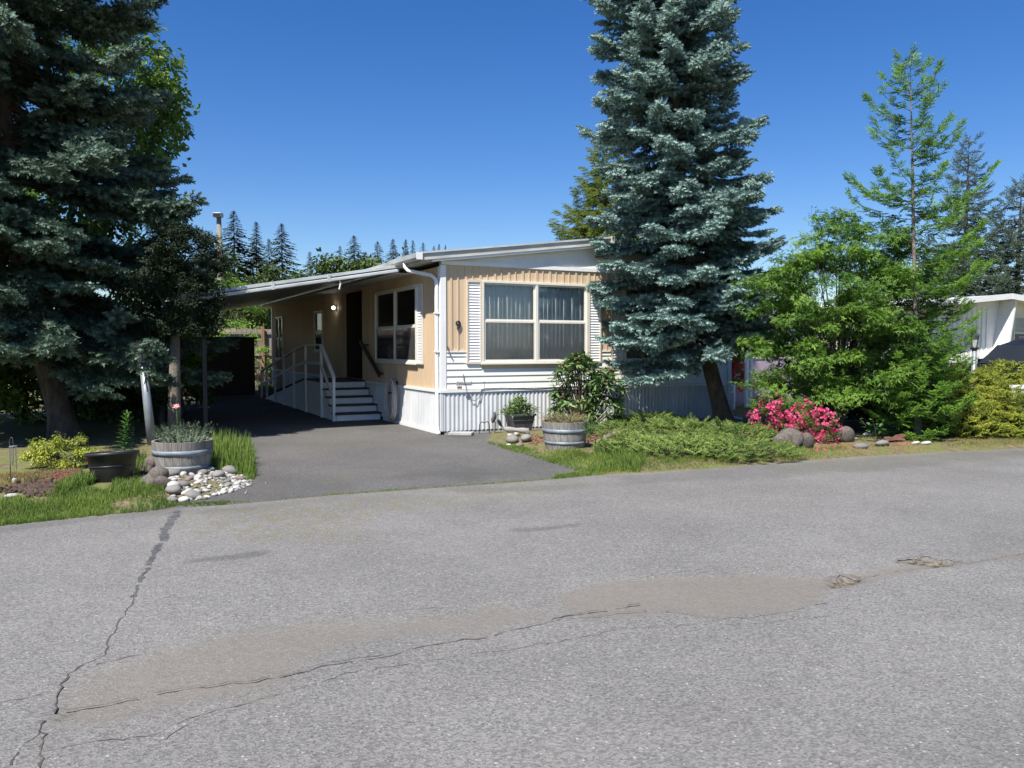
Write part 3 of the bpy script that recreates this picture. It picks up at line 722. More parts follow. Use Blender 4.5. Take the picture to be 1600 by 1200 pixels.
MB().prism([(RX+.002, RIDGE-.025), (WD+OVS, EAVE-.025), (WD+OVS, EAVE-.135), (RX+.002, RIDGE-.135)], 'y', -OVF-.03, -OVF-.002).build('fascia_board', 'fascia', rf2)
MB().bx(RX-.03, RX+.05, -OVF-.07, -OVF+.2, RIDGE-.16, RIDGE+.018).build('ridge_cap', 'fascia', rf, bevel=.004)
# side gutter of the house in front of the carport roof, its end cap and the downspout
gp = [(-OVS-.11, EAVE-.01), (-OVS-.10, EAVE-.09), (-OVS-.06, EAVE-.125), (-OVS-.004, EAVE-.125), (-OVS-.004, EAVE-.02), (-OVS-.012, EAVE-.02), (-OVS-.012, EAVE-.115), (-OVS-.055, EAVE-.115), (-OVS-.092, EAVE-.085), (-OVS-.10, EAVE-.01)]
MB().prism(gp, 'y', -OVF-.05, 1.35).build('gutter', 'gutter', home); MB().bx(-OVS-.115, -OVS, -OVF-.066, -OVF-.0505, EAVE-.13, EAVE-.005).build('gutter_end_cap', 'white_trim', home)
MB().tube([(-OVS-.05, .62, EAVE-.12), (-OVS-.05, .60, EAVE-.20), (-OVS-.02, .52, EAVE-.27), (-.13, .16, EAVE-.37), (-.075, .06, EAVE-.45), (-.07, .05, EAVE-.6), (-.07, .05, 1.4), (-.07, .05, .16), (-.08, .0, .07), (-.10, -.12, .03)], .036, 10).build('downspout', 'white_trim', home, True)
for z in (2.2, 1.5): MB().bx(-.112, -.025, .0, .10, z, z+.03).build('downspout_strap', 'white_trim', home)
# house number, name script and small wall fittings
def text(s_, name, m_, parent, loc, rot, size, ext=.006, shear=0):
    cu = bpy.data.curves.new(name, 'FONT'); cu.body = s_; cu.size = size; cu.extrude = ext; cu.align_x = 'CENTER'; cu.align_y = 'CENTER'; cu.shear = shear
    to = bpy.data.objects.new(name, cu); COL.objects.link(to); dg = bpy.context.evaluated_depsgraph_get()
    me = bpy.data.meshes.new_from_object(to.evaluated_get(dg)); bpy.data.objects.remove(to); me.materials.clear(); me.materials.append(MATS[m_])
    return link(name, me, parent, loc, rot)
text('9', 'house_number', 'number_black', home, (.325, -.03, 1.985), (pi/2, 0, 0), .235, .008)
text('Kirkwood', 'name_script', 'fascia', home, (.42, -.026, .945), (pi/2, 0, 0), .075, .003, .45)
MB().bx(.30, .39, -.03, -.02, .845, .875).build('wall_plate', 'bud_rust', home); MB().bx(.47, .56, -.04, -.03, .68, .71).build('skirt_vent', 'hoop', home)
MB().tube([(.10, -.02, 1.62), (.10, -.06, 1.60), (.12, -.10, 1.55), (.12, -.05, 1.53)], .012, 6).build('faucet_bracket', 'iron', home)
wire = [(.42, -.035, 1.10), (.43, -.045, .98), (.46, -.045, .9), (.50, -.05, .72), (.58, -.06, .62), (.66, -.06, .60), (.74, -.055, .68), (.78, -.05, .80), (.84, -.055, .825), (1.2, -.05, .825), (1.9, -.05, .80), (2.6, -.05, .815), (3.4, -.05, .83)]
tag(MB().tube(wire, .007, 5).build('cable', 'cable'), 'thin dark cable looping down the white siding below the number', 'cable').matrix_world = Matrix.Translation(HOUSE_O) @ Matrix.Rotation(TH, 4, 'Z')
HM = Matrix.Translation(HOUSE_O) @ Matrix.Rotation(TH, 4, 'Z')
# porch light
pl_ = thing('porch_light', 'small lit porch light beside the dark front door', 'lamp', H(0, 7.25, 2.62), TH)
MB().bx(-.03, 0, -.05, .05, -.08, .08).build('back_plate', 'black_metal', pl_); MB().lathe([(.001, -.045), (.03, -.033), (.04, 0), (.03, .033), (.001, .045)], 12, cx=-.10).build('globe', 'lamp_glow', pl_, True); MB().tube([(-.03, 0, .06), (-.10, 0, .085)], .012, 6).build('arm', 'black_metal', pl_)

# ------------------------------------------------------------------ carport roof
cp = thing('carport', 'white metal carport roof with gutter sloping from the beige house over the driveway', 'carport', HOUSE_O, TH)
CX0, CX1, CZ0, CZ1, CY0, CY1 = -.44, -4.15, 3.13, 2.47, 1.12, 16.9
n = int((CY1-CY0)/.4)
pan = MB().add([(CX0, 0, CZ0-.02), (CX1, 0, CZ1-.02), (CX1, .36, CZ1-.02), (CX0, .36, CZ0-.02), (CX0, .36, CZ0+.02), (CX1, .36, CZ1+.02), (CX1, .398, CZ1+.02), (CX0, .398, CZ0+.02), (CX0, .398, CZ0-.02), (CX1, .398, CZ1-.02)],
               [(0, 1, 2, 3), (3, 2, 5, 4), (4, 5, 6, 7), (7, 6, 9, 8)]).mesh('roof_pan', 'canopy_pan')
for k in range(n): link('roof_pan', pan, cp, (0, CY0+.03+k*.4, 0))
MB().prism([(CX0+.02, CZ0+.035), (CX1-.05, CZ1+.035), (CX1-.05, CZ1-.02), (CX0+.02, CZ0-.02)], 'y', CY0-.02, CY0+.02).build('front_fascia', 'gutter', cp, bevel=.004)
MB().prism([(CX0+.02, CZ0-.045), (CX1-.05, CZ1-.045), (CX1-.05, CZ1-.105), (CX0+.02, CZ0-.105)], 'y', CY0-.05, CY0+.022).build('front_gutter', 'gutter', cp, bevel=.012)
MB().bx(CX1-.12, CX1-.01, CY0, CY1, CZ1-.13, CZ1+.03).build('side_gutter', 'gutter', cp); MB().bx(CX1+.22, CX1+.32, CY0+.1, CY1-.1, CZ1-.10, CZ1-.0205).build('beam', 'canopy_pan', cp)
for y in (1.55, 6.5, 11.5, 16.4): MB().bx(CX1+.235, CX1+.305, y, y+.07, .0, CZ1-.10).build('post', 'black_metal', cp)
MB().bx(-.44, -.02, CY0+.2, CY1-.1, 3.02, 3.035).build('house_soffit', 'soffit', cp)
MB().tube([(-1.55, CY0+.02, 2.82), (-1.55, CY0-.02, 2.76), (-1.57, CY0-.01, 2.66)], .014, 6).build('hook', 'white_trim', cp)
for t_ in (.35, .62): MB().prism([(CX0+(CX1-CX0)*t_, CZ0+(CZ1-CZ0)*t_+.04), (CX0+(CX1-CX0)*t_-.05, CZ0+(CZ1-CZ0)*t_+.033), (CX0+(CX1-CX0)*t_-.05, CZ0+(CZ1-CZ0)*t_-.11), (CX0+(CX1-CX0)*t_, CZ0+(CZ1-CZ0)*t_-.10)], 'y', CY0-.052, CY0-.01).build('gutter_joint', 'gutter', cp)

# ------------------------------------------------------------------ entry steps, landing and ramp
st = thing('entry_steps', 'white wooden entry steps with handrail, landing and ramp by the carport door', 'steps', HOUSE_O, TH)
NR, RH, TD, T0, SX0, SX1 = 5, .165, .29, 3.45, -1.05, -.06
for k in range(NR):
    y0 = T0+k*TD
    MB().bx(SX0+.02, SX1, y0, y0+.02, k*RH+.003, (k+1)*RH-.036).build('riser', 'white_paint', st)
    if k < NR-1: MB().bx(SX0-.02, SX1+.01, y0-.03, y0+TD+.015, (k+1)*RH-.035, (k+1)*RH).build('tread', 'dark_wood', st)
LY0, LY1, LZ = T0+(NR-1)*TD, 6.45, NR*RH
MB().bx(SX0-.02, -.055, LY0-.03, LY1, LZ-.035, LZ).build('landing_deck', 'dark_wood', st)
m = MB().prism([(T0+.03, 0), (T0+.03, RH-.04), (LY0, LZ-.04), (LY1, LZ-.04), (LY1, 0)], 'x', SX0+.0, SX0+.018); m.build('stringer_panel', 'white_paint', st)
RY1 = 12.4
MB().prism([(LY1, LZ-.04), (LY1, LZ), (RY1, .04), (RY1, .0)], 'x', SX0-.02, -.055).build('ramp_deck', 'dark_wood', st)
MB().prism([(LY1+.002, 0), (LY1+.002, LZ-.045), (RY1-.3, .0)], 'x', SX0, SX0+.018).build('ramp_panel', 'white_paint', st)
PX = SX0-.035
def zfl(y): return 0 if y < T0 else (RH+(y-T0)/TD*RH if y < LY0 else (LZ if y < LY1 else LZ*(RY1-y)/(RY1-LY1)))
posts = [(T0+.02, .0, .93), (LY0-.05, 0, LZ+.80), (6.15, 0, LZ+.80)]+[(y, 0, zfl(y)+.80) for y in (7.5, 8.8, 10.1, 11.4, 12.3)]
for y, z0, z1 in posts: MB().bx(PX-.03, PX+.03, y-.03, y+.03, z0, z1).build('post', 'white_paint', st, bevel=.004)
for a, b in zip(posts[:-1], posts[1:]):
    MB().beam((PX, a[0], a[2]+.02), (PX, b[0], b[2]+.02), .075, .038).build('handrail', 'white_paint', st)
    MB().beam((PX-.02, a[0], a[2]-.40), (PX-.02, b[0], b[2]-.40), .03, .07).build('mid_rail', 'white_paint', st)
MB().beam((-.13, T0-.2, .98), (-.13, LY0+.1, 1.72), .045, .09).build('wall_rail', 'dark_wood', st)
for q in (0, 1): MB().bx(-.13, -.01, T0-.1+q*1.1, T0-.06+q*1.1, 1.0+q*.62, 1.04+q*.62).build('rail_bracket', 'iron', st)

# garden hose coiled on the side wall
pts = []
for k in range(7*20):
    a = 2*pi*k/20; w = .30+.035*sin(k*.31); hh = .42+.03*sin(k*.17)
    pts.append((-.09-.02*sin(k*.11)-.0012*k*.5, 2.45+w*sin(a)+.02*sin(k*.05), .50+hh*cos(a)-.012*sin(k*.09)))
pts = [HM @ Vector(p) for p in pts]
hz = thing('garden_hose', 'pale coiled garden hose hanging on the carport wall beside the steps', 'hose', H(-.1, 2.45, 0), TH)
IM = (Matrix.Translation(H(-.1, 2.45, 0)) @ Matrix.Rotation(TH, 4, 'Z')).inverted()
MB().tube([IM @ p for p in pts], .0135, 6).build('coil', 'hose', hz, True); MB().bx(-.02, .10, -.06, .06, .80, .88).build('hanger', 'iron', hz)
MB().tube([(.02, .3, .62), (-.03, .32, .58), (-.05, .3, .45), (-.06, .22, .12), (-.05, .1, .03)], .0105, 6).build('loose_end', 'hose', hz, True); MB().tube([(.09, .3, .62), (-.03, .3, .62)], .018, 8).build('tap', 'iron', hz)

# shed at the back of the carport, fence and rails beyond
sh = thing('storage_shed', 'dark brown plank storage shed at the back of the carport', 'shed', H(-.98, 14.2, 0), TH)
for k in range(16): MB().bx(-.19*(k+1)+.006, -.19*k, -.02, 0, .05, 1.86).build('plank', 'dark_wood', sh)
MB().bx(-3.04, .0, 0.002, 1.9, 0, 1.86).build('body', 'dark_wood', sh); MB().bx(-3.12, .08, -.1, 2.0, 1.862, 1.93).build('lid_roof', 'dark_wood', sh); MB().bx(-.9, -.7, -.05, -.021, 1.5, 1.56).build('handle', 'iron', sh)
fn = thing('board_fence', 'weathered grey-brown board fence seen behind the carport', 'fence', H(-7, 19.6, 0), TH)
fb = MB().bx(0, .19, 0, .022, .05, 2.32).mesh('board', 'fence_wood')
for k in range(44): link('board', fb, fn, (k*.2, 0, random.uniform(-.02, .02)))
for z in (.4, 1.25, 2.1): MB().bx(0, 8.8, -.06, -.002, z, z+.09).build('rail', 'fence_wood', fn)
for k in range(5): MB().bx(.55+k*2.2, .65+k*2.2, -.16, -.061, 0, 2.42).build('post', 'fence_post', fn)
rl = thing('rail_fence', 'low dark two-rail fence between shed and house corner', 'fence', H(-1.3, 17.9, 0), TH)
for z in (.45, .75): MB().bx(0, 1.6, -.03, .03, z, z+.09).build('rail', 'dark_wood', rl)
for x in (.05, 1.5): MB().bx(x, x+.09, .031, .11, 0, .95).build('post', 'dark_wood', rl)

# ------------------------------------------------------------------ conifers
def conifer(name, label, base, height, lean, z0, rad, tpls, leafm, barkm, trunk_r, n_lv, per, sp=.14, ssz=.30, droop=.30, tipup=.10, t0=.30,
            tint=(.15, .75), seed=1, group=None, dens=1.0, limb=.020, up=.25, trunk_path=None, skip=None, updir=0.0, tipbright=.35):
    """a tapered trunk, limbs in loose whorls and needle sprays along every limb. rad(u): crown radius for u=0 (crown base) .. 1 (top)"""
    global rng
    keep = rng; rng = np.random.default_rng(seed); rd = random.Random(seed)
    b = Vector(base); T = thing(name, label, 'tree', b, 0, group)
    def axis(z):
        if trunk_path: 
            zs = [p[2] for p in trunk_path]
            return Vector((np.interp(z, zs, [p[0] for p in trunk_path]), np.interp(z, zs, [p[1] for p in trunk_path]), z))
        return Vector((lean[0]*z/height, lean[1]*z/height, z))
    zs = np.linspace(0, height*.985, 22); tr = MB()
    rr = [trunk_r*((1-z/height)**.8+.02)*(1+.75*math.exp(-z/.22)) for z in zs]; zs[0] = -.12
    zz_ = sorted(set(list(zs)+[.08, .2, .4])); rr = [trunk_r*((1-max(z, 0)/height)**.8+.02)*(1+.7*math.exp(-max(z, 0)/.22)) for z in zz_]
    tr.tube([axis(z) for z in zz_], rr, 12); tr.build('trunk', barkm, T, True)
    limbs = MB(); C = Cloud(); Ps = [[] for _ in tpls]
    for i in range(n_lv):
        u = (i+.5)/n_lv; u = u**1.0; zc = z0+(height-z0)*u
        nb = max(3, int(round(per*(1-.45*u)))) if not callable(per) else int(round(per(u))); ph = rd.random()*2*pi
        for k in range(nb):
            a = ph+2*pi*k/nb+rd.gauss(0, .28); z = zc+rd.gauss(0, .5)*(height-z0)/n_lv
            L_ = rad(min(max(u, 0), 1))*rd.uniform(.68, 1.12)
            if L_ < .12: continue
            if skip and skip(a, z, L_): continue
            o = axis(z); az = Vector((cos(a), sin(a), 0)); sd = Vector((-sin(a), cos(a), 0)); bend = rd.gauss(0, .18)
            dr = droop*rd.uniform(.6, 1.3)*(1-.8*u)-updir*u
            pt = lambda t: o+az*(L_*t)+sd*(bend*L_*t*t)+Vector((0, 0, L_*(-dr*t*1.0-dr*.5*t*t+tipup*2.2*t**4)))
            pts = [pt(t) for t in np.linspace(0, .97, 7)]
            limbs.tube(pts, [max(.004, limb*(1-.9*t)*(.5+.5*L_/2.2)) for t in np.linspace(0, 1, 7)], 5, False)
            n = max(2, int(L_*(1-t0)/sp*dens))
            for q in range(n):
                t = t0+(1-t0)*(q+rd.random()*.9)/n; t = min(t, .99)
                p = pt(t); dt = (pt(min(1, t+.03))-pt(t-.03)).normalized(); sg = 1 if (q % 2) else -1
                for rep in range(2):
                    ang = (1.05-.75*t)*rd.uniform(.6, 1.25)*sg if rep == 0 else -sg*rd.uniform(.5, 1.0)*(1.1-.7*t)
                    dv = (dt*cos(ang)+sd*sin(ang)+Vector((0, 0, rd.gauss(-.04, .14)))).normalized()
                    s_ = ssz*rd.uniform(.75, 1.25)*(.75+.35*min(1, L_/1.5))*(1.1-.25*t)
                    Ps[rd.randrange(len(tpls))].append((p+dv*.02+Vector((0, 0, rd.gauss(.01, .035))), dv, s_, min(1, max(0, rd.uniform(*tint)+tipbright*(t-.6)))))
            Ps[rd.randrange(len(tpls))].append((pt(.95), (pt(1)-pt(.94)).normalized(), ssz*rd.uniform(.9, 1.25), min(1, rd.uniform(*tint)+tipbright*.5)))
    for tp, pl in zip(tpls, Ps):
        if pl: C.put(tp, np.array([tuple(x[0]) for x in pl]), np.array([tuple(x[1]) for x in pl]), ups(len(pl), up), np.array([x[2] for x in pl]), np.array([x[3] for x in pl]))
    tag(limbs.build('limbs', 'twig', T, True), None, None, None, 'stuff'); C.build('crown', leafm, T); print('TRIS', name, sum(len(t) for t in C.T))
    rng = keep
    return T

def interp(*kv):
    xs = kv[0::2]; ys = kv[1::2]; return lambda u: float(np.interp(u, xs, ys))

# big blue spruce in front of the house
bs = H(5.28, -1.5)
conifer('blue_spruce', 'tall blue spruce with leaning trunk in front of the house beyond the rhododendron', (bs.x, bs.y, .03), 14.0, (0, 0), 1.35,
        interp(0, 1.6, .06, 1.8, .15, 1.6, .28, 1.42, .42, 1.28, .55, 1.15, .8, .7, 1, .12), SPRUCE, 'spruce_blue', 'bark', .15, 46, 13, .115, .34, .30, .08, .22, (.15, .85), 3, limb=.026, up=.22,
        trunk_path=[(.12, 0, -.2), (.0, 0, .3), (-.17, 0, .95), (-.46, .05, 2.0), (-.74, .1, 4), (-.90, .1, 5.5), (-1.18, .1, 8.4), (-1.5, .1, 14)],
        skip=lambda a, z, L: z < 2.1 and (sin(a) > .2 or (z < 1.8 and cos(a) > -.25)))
# green-blue spruce at the left edge
ls = G(98, 688)
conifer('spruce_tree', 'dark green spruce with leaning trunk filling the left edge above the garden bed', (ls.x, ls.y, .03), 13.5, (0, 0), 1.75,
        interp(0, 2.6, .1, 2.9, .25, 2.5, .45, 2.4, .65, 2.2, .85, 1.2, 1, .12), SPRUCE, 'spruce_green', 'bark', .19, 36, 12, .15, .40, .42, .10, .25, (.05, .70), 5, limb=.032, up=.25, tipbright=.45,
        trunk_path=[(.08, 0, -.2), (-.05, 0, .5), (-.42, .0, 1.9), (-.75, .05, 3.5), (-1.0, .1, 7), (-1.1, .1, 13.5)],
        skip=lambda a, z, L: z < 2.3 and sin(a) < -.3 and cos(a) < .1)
# young fir beside the maple
fb_ = at(1436, 600, 13.35); fb_.z = .04
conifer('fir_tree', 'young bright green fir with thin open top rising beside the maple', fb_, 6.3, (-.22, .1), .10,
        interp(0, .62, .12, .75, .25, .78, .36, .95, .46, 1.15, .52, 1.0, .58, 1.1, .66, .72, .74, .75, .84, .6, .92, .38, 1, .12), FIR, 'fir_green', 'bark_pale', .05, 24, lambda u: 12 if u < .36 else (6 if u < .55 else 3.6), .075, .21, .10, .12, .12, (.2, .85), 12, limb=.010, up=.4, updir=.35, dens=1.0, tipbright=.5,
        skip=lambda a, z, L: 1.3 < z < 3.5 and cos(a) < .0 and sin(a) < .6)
# two grey-green conifers past the neighbour
for px, py, Y, sd_, lb in ((1510, 228, 31, 21, 'thin grey-green spruce standing just right of the young fir top'), (1592, 286, 30, 27, 'sparse grey-green spruce cut by the right edge of the picture')):
    tp = at(px, py, Y)
    conifer('spruce_tree', lb, (tp.x, Y, 0), tp.z, (.1, 0), 1.4, interp(0, 2.2, .3, 2.0, .6, 1.25, .85, .6, 1, .1), SPARSE, 'fir_grey', 'bark', .15, 30, 8, .15, .40, .15, .14, .12, (.05, .8), sd_, 'spruces past the neighbouring home', .9, .02, .35)
# cedar behind the house
tp = at(948, 226, 30)
conifer('cedar_tree', 'yellow-green cedar rising behind the house roof beside the blue spruce', (tp.x, 30, 0), tp.z, (0, 0), 1.2, interp(0, 2.1, .3, 2.2, .55, 1.9, .75, 1.2, .9, .6, 1, .1), CEDAR, 'cedar_green', 'bark', .2, 34, 10, .15, .42, .12, .10, .15, (.05, .85), 31, None, 1.1, .02, .3)

# far tree line: one conifer shape per seed, each tree an object of its own
def far_conifer_mesh(seed, nb=330):
    g = random.Random(seed); V = []; T = []; C = []; ga = 2.39996
    for i in range(nb):
        u = (i+g.random())/nb; u = 1-(1-u)**1.35; z = .05+.945*u; a = i*ga+g.gauss(0, .5)
        L_ = (.17*(1-u)**.92+.004)*g.uniform(.45, 1.25)*(1+.25*sin(a*2+seed)); tn = g.random()
        for q in range(6):
            t0_ = .12+.88*q/6; dz = -.30-.25*t0_
            p0 = Vector((cos(a)*L_*t0_, sin(a)*L_*t0_, z+dz*L_*t0_)); w = .30*L_*(1.15-t0_)+.006
            for s_ in (-1, 1):
                aa = a+s_*g.uniform(.5, 1.1); e = p0+Vector((cos(aa)*w, sin(aa)*w, -w*g.uniform(.15, .9)))
                f_ = p0+Vector((cos(a)*L_*.22, sin(a)*L_*.22, -.05*L_)); b = len(V); V += [p0, e, f_]; T.append((b, b+1, b+2)); C.append(min(1, max(0, tn*.8+g.gauss(.1, .15))))
    V += [(-.004, 0, .97), (.004, 0, .97), (0, 0, 1.0)]; T.append((len(V)-3, len(V)-2, len(V)-1)); C.append(.5)
    o = npmesh('crown', np.array([tuple(v) for v in V]), np.array(T), 'far_fir', None, np.array(C)); me = o.data; bpy.data.objects.remove(o); return me
FARM = [far_conifer_mesh(100+i) for i in range(5)]
FARTR = MB().tube([(0, 0, -.02), (0, 0, .5), (0, 0, .99)], [.012, .008, .001], 6).mesh('trunk', 'bark')
far = [(365, 328, 95, 1.15, 'tallest dark conifer in the far tree line just right of the utility pole'), (400, 345, 98, 1.0, 'tall dark conifer between the two tallest far trees left of the carport'), (440, 348, 96, 1.15, 'broad far conifer third from the utility pole'),
       (326, 360, 100, 1.1, 'far conifer just left of the utility pole'), (484, 392, 112, .9, 'small pointed far conifer right of the broad one'), (509, 396, 118, .75, 'narrow far conifer in the dip of the tree line'),
       (531, 383, 116, .8, 'slim far conifer left of the dark pointed one over the carport'), (553, 367, 110, 1.15, 'dark pointed far conifer above the middle of the carport edge'), (590, 376, 112, .95, 'paler far conifer right of the dark pointed one'),
       (614, 372, 115, .95, 'far conifer with broken top above the carport edge'), (634, 373, 118, .8, 'first of the close far conifers near the roof corner'), (645, 374, 121, .7, 'second of the close far conifers near the roof corner'),
       (661, 378, 120, .7, 'third of the close far conifers near the roof corner'), (678, 383, 128, .6, 'small far conifer tip directly left of the roof edge'), (686, 380, 130, .6, 'thin far conifer tip over the roof corner'), (696, 382, 130, .55, 'last far conifer tip before the roof rises'),
       (420, 372, 108, 1.0, 'conifer half hidden between the tall far trees'), (345, 375, 110, 1.0, 'conifer half hidden behind the utility pole'), (570, 396, 122, .9, 'low conifer behind the dark pointed far tree'), (300, 385, 104, 1.1, 'far conifer behind the clipped evergreen')]
for i, (px, py, Y, wd, lb) in enumerate(far):
    tp = at(px, py, Y); t = thing('far_conifer', lb, 'tree', (tp.x, Y, 0), i*1.3, 'conifers in the far tree line'); h = tp.z
    link('crown', FARM[i % 5], t, (0, 0, 0), (0, 0, 0), (h*wd*2.05, h*wd*2.05, h)); link('trunk', FARTR, t, (0, 0, 0), (0, 0, 0), h)

# broadleaf crowns ------------------------------------------------------
def leafy(name, label, base, pads, tpls, leafm, psz, nper, lsz, barkm='bark', trunk_r=.06, seed=1, cat='tree', group=None, tint=(.1, .8), flat=.3, stems=3, up=.5, trunk_to=None, skyward=0.4, m_=12):
    """pads: (x,y,z,rx,ry,rz) ellipsoids relative to base; leaf bunches are spread through their outer shells"""
    global rng
    keep = rng; rng = np.random.default_rng(seed); rd = random.Random(seed); T = thing(name, label, cat, base, 0, group)
    C = Cloud(); limbs = MB(); cents = []
    for (x, y, z, rx, ry, rz) in pads:
        n = nper; k = max(4, int(n*(rx*ry+rx*rz+ry*rz)/3/psz**2*.9)); th = rng.uniform(0, 2*pi, k); cz = rng.uniform(-.75, 1, k); r = rng.uniform(.72, 1.03, k)
        sn = np.sqrt(1-cz**2); dirs = np.stack([sn*np.cos(th), sn*np.sin(th), cz], 1); c = dirs*r[:, None]*np.array([rx, ry, rz])+np.array([x, y, z])
        cents.append(c[::max(1, k//5)])
        # each pad is a flat layered spray of bunches
        P = np.repeat(c, m_, 0)+rng.normal(0, 1, (k*m_, 3))*np.array([psz*.45, psz*.45, psz*.45*flat])
        D = np.repeat(dirs, m_, 0)*np.array([1, 1, .25])+rng.normal(0, .55, (k*m_, 3))*np.array([1, 1, .4])+np.array([0, 0, -.12]); U = np.tile(UP, (k*m_, 1))*skyward+np.repeat(dirs, m_, 0)*.35+rng.normal(0, up*.6, (k*m_, 3))
        ti = np.repeat(rng.uniform(*tint, k), m_)+rng.normal(0, .12, k*m_); w = rng.integers(0, len(tpls), k*m_); sc = lsz*rng.uniform(.7, 1.25, k*m_)
        for q, tp_ in enumerate(tpls):
            ii = w == q
            if ii.any(): C.put(tp_, P[ii], D[ii], U[ii], sc[ii], ti[ii])
    cents = np.concatenate(cents)
    fork = Vector(trunk_to) if trunk_to else Vector((0, 0, cents[:, 2].mean()*.45))
    for s_ in range(stems):
        a = 2*pi*s_/stems+rd.random(); o = Vector((cos(a), sin(a), 0))*trunk_r*(1.2 if stems > 1 else 0)
        MB().tube([o+Vector((0, 0, -.1)), o*1.5+fork*.5, fork+o*2], [trunk_r*1.25, trunk_r, trunk_r*.8], 8, False).build('trunk', barkm, T, True)
    for c in cents:
        c = Vector(c)*.96; mid = fork.lerp(c, .55)+Vector((rd.gauss(0, .06), rd.gauss(0, .06), .08))
        limbs.tube([fork, fork.lerp(mid, .5)+Vector((rd.gauss(0, .04), rd.gauss(0, .04), 0)), mid, c], [min(.03, trunk_r*.5), min(.022, trunk_r*.36), min(.014, trunk_r*.24), .004], 5, False)
    tag(limbs.build('branches', barkm, T, True), None, None, None, 'stuff'); C.build('crown', leafm, T); print('TRIS', name, sum(len(t) for t in C.T)); rng = keep
    return T

mb_ = G(1325, 690)
leafy('maple_tree', 'rounded bright green Japanese maple between the blue spruce and the fir', (mb_.x, mb_.y+.5, .05),
      [(0, 0, 2.5, 1.25, 1.2, .75), (-.55, -.1, 2.6, .85, .8, .75), (.25, -.05, 3.25, .8, .8, .55), (-.85, -.3, 1.75, .75, .7, .6), (.05, -.6, 1.7, .95, .6, .8), (-.6, -.4, 1.15, .75, .55, .5), (.3, -.6, 1.05, .6, .5, .5), (-.15, 0, 3.65, .45, .45, .3), (.85, -.1, 2.95, .65, .6, .5), (-1.15, 0, 2.45, .45, .5, .4), (.85, -.25, 2.2, .75, .6, .6), (.7, -.4, 1.4, .6, .5, .6), (-1.0, -.3, .85, .5, .45, .4), (-.2, -.5, .7, .7, .4, .4), (0, .1, 1.9, .8, .6, .6), (.4, .1, 1.5, .7, .6, .5)],
      MAPLE, 'maple_leaf', .24, 2.6, .20, 'bark', .05, 41, tint=(.05, .75), flat=.28, m_=13)
tb = at(120, 300, 18.5)
leafy('cherry_tree', 'tall leafy broadleaf tree showing through behind the left spruce', (tb.x, 18.5, 0),
      [(0, 0, 6.2, 2.3, 1.8, 2.4), (.9, -.2, 7.4, 1.3, 1.2, 1.3), (1.35, -.1, 7.0, .8, .7, 1.3), (1.3, 0, 4.7, 1.0, .9, 1.1), (.8, 0, 3.4, 1.7, 1.3, 1.1), (-1.6, 0, 4.2, 1.7, 1.4, 1.7), (.7, 0, 4.4, 1.5, 1.3, 1.4), (1.0, .1, 8.3, .9, .8, .7)], BROAD, 'broad_leaf', .42, 2.0, .36, 'bark', .16, 44, tint=(.0, .8), flat=.5, stems=1, trunk_to=(0, 0, 3.0))
yw = G(272, 690)
leafy('clipped_evergreen', 'dark rounded evergreen tree with bare trunk beside the carport corner', (yw.x, yw.y, .03),
      [(.22, 0, 2.95, .62, .60, .68), (.1, -.05, 2.45, .72, .62, .5), (.30, 0, 2.0, .5, .5, .3)], SMALL, 'yew_leaf_shaded', .13, 6.0, .11, 'bark_pale', .10, 45, tint=(.0, .5), flat=.5, stems=1, trunk_to=(.05, 0, 1.75))
# shrubs deep in the shade behind the left trees
for i, (px, Y, r, h, lb) in enumerate(((30, 17.0, 1.5, 2.3, 'shaded leafy shrub at the far left behind the spruce trunk'), (165, 17.6, 1.5, 2.5, 'shaded leafy shrub behind the lamp post and spruce trunk'), (-90, 15.5, 1.5, 2.6, 'leafy shrub cut by the left edge of the picture'), (235, 19.0, 1.1, 2.2, 'dark shrub beside the carport behind the clipped evergreen'))):
    b = at(px, 560, Y)
    leafy('shade_shrub', lb, (b.x, Y, 0), [(0, 0, h*.5, r, r*.8, h*.5), (r*.4, -.3, h*.35, r*.7, r*.6, h*.35), (-r*.4, -.2, h*.6, r*.6, r*.6, h*.4)], BROAD, 'broad_leaf', .34, 2.2, .30, 'bark', .05, 50+i, 'shrub', 'shrubs in the shade', (.0, .7), .5)
for i, (a_, b_, lb) in enumerate(((3.2, 7.2, 'dark clipped hedge along the carport to block its light, part nearest the street'), (7.2, 11.4, 'dark clipped hedge along the carport to block its light, middle part'), (11.4, 15.6, 'dark clipped hedge along the carport to block its light, rear part'))):
    c = H(-5.25, (a_+b_)/2); q_ = (b_-a_)/2
    hd = leafy('added_hedge', lb, (c.x, c.y, 0), [(BV.x*o_*q_, BV.y*o_*q_, 1.0, .75, .75, 1.05) for o_ in (-.8, -.3, .3, .8)], SMALL, 'yew_leaf_shaded', .24, 2.6, .22, 'bark', .04, 80+i, 'added_hedge', 'hedge along the carport', (.0, .6), .5)  # added as an occluder so less light reaches into the carport
for i, (px, Y, r, h, lb) in enumerate(((1290, 16.6, .9, 1.5, 'dark shrub added behind the maple to shade its gaps on the spruce side'), (1385, 16.4, 1.0, 1.9, 'dark shrub added behind the maple to shade its gaps on the fir side'), (1455, 17.0, .8, 1.5, 'dark shrub added for shade between fir and neighbouring home'))):
    b = at(px, 600, Y); leafy('added_shade_shrub', lb, (b.x, Y, 0), [(0, 0, h*.5, r, r*.7, h*.5), (.3, -.1, h*.35, r*.8, r*.6, h*.35)], SMALL, 'yew_leaf_shaded', .2, 3.0, .2, 'bark', .04, 85+i, 'shrub', 'shrubs added for shade behind the maple', (.1, 1), .5)  # put in to turn the gaps under the maple dark
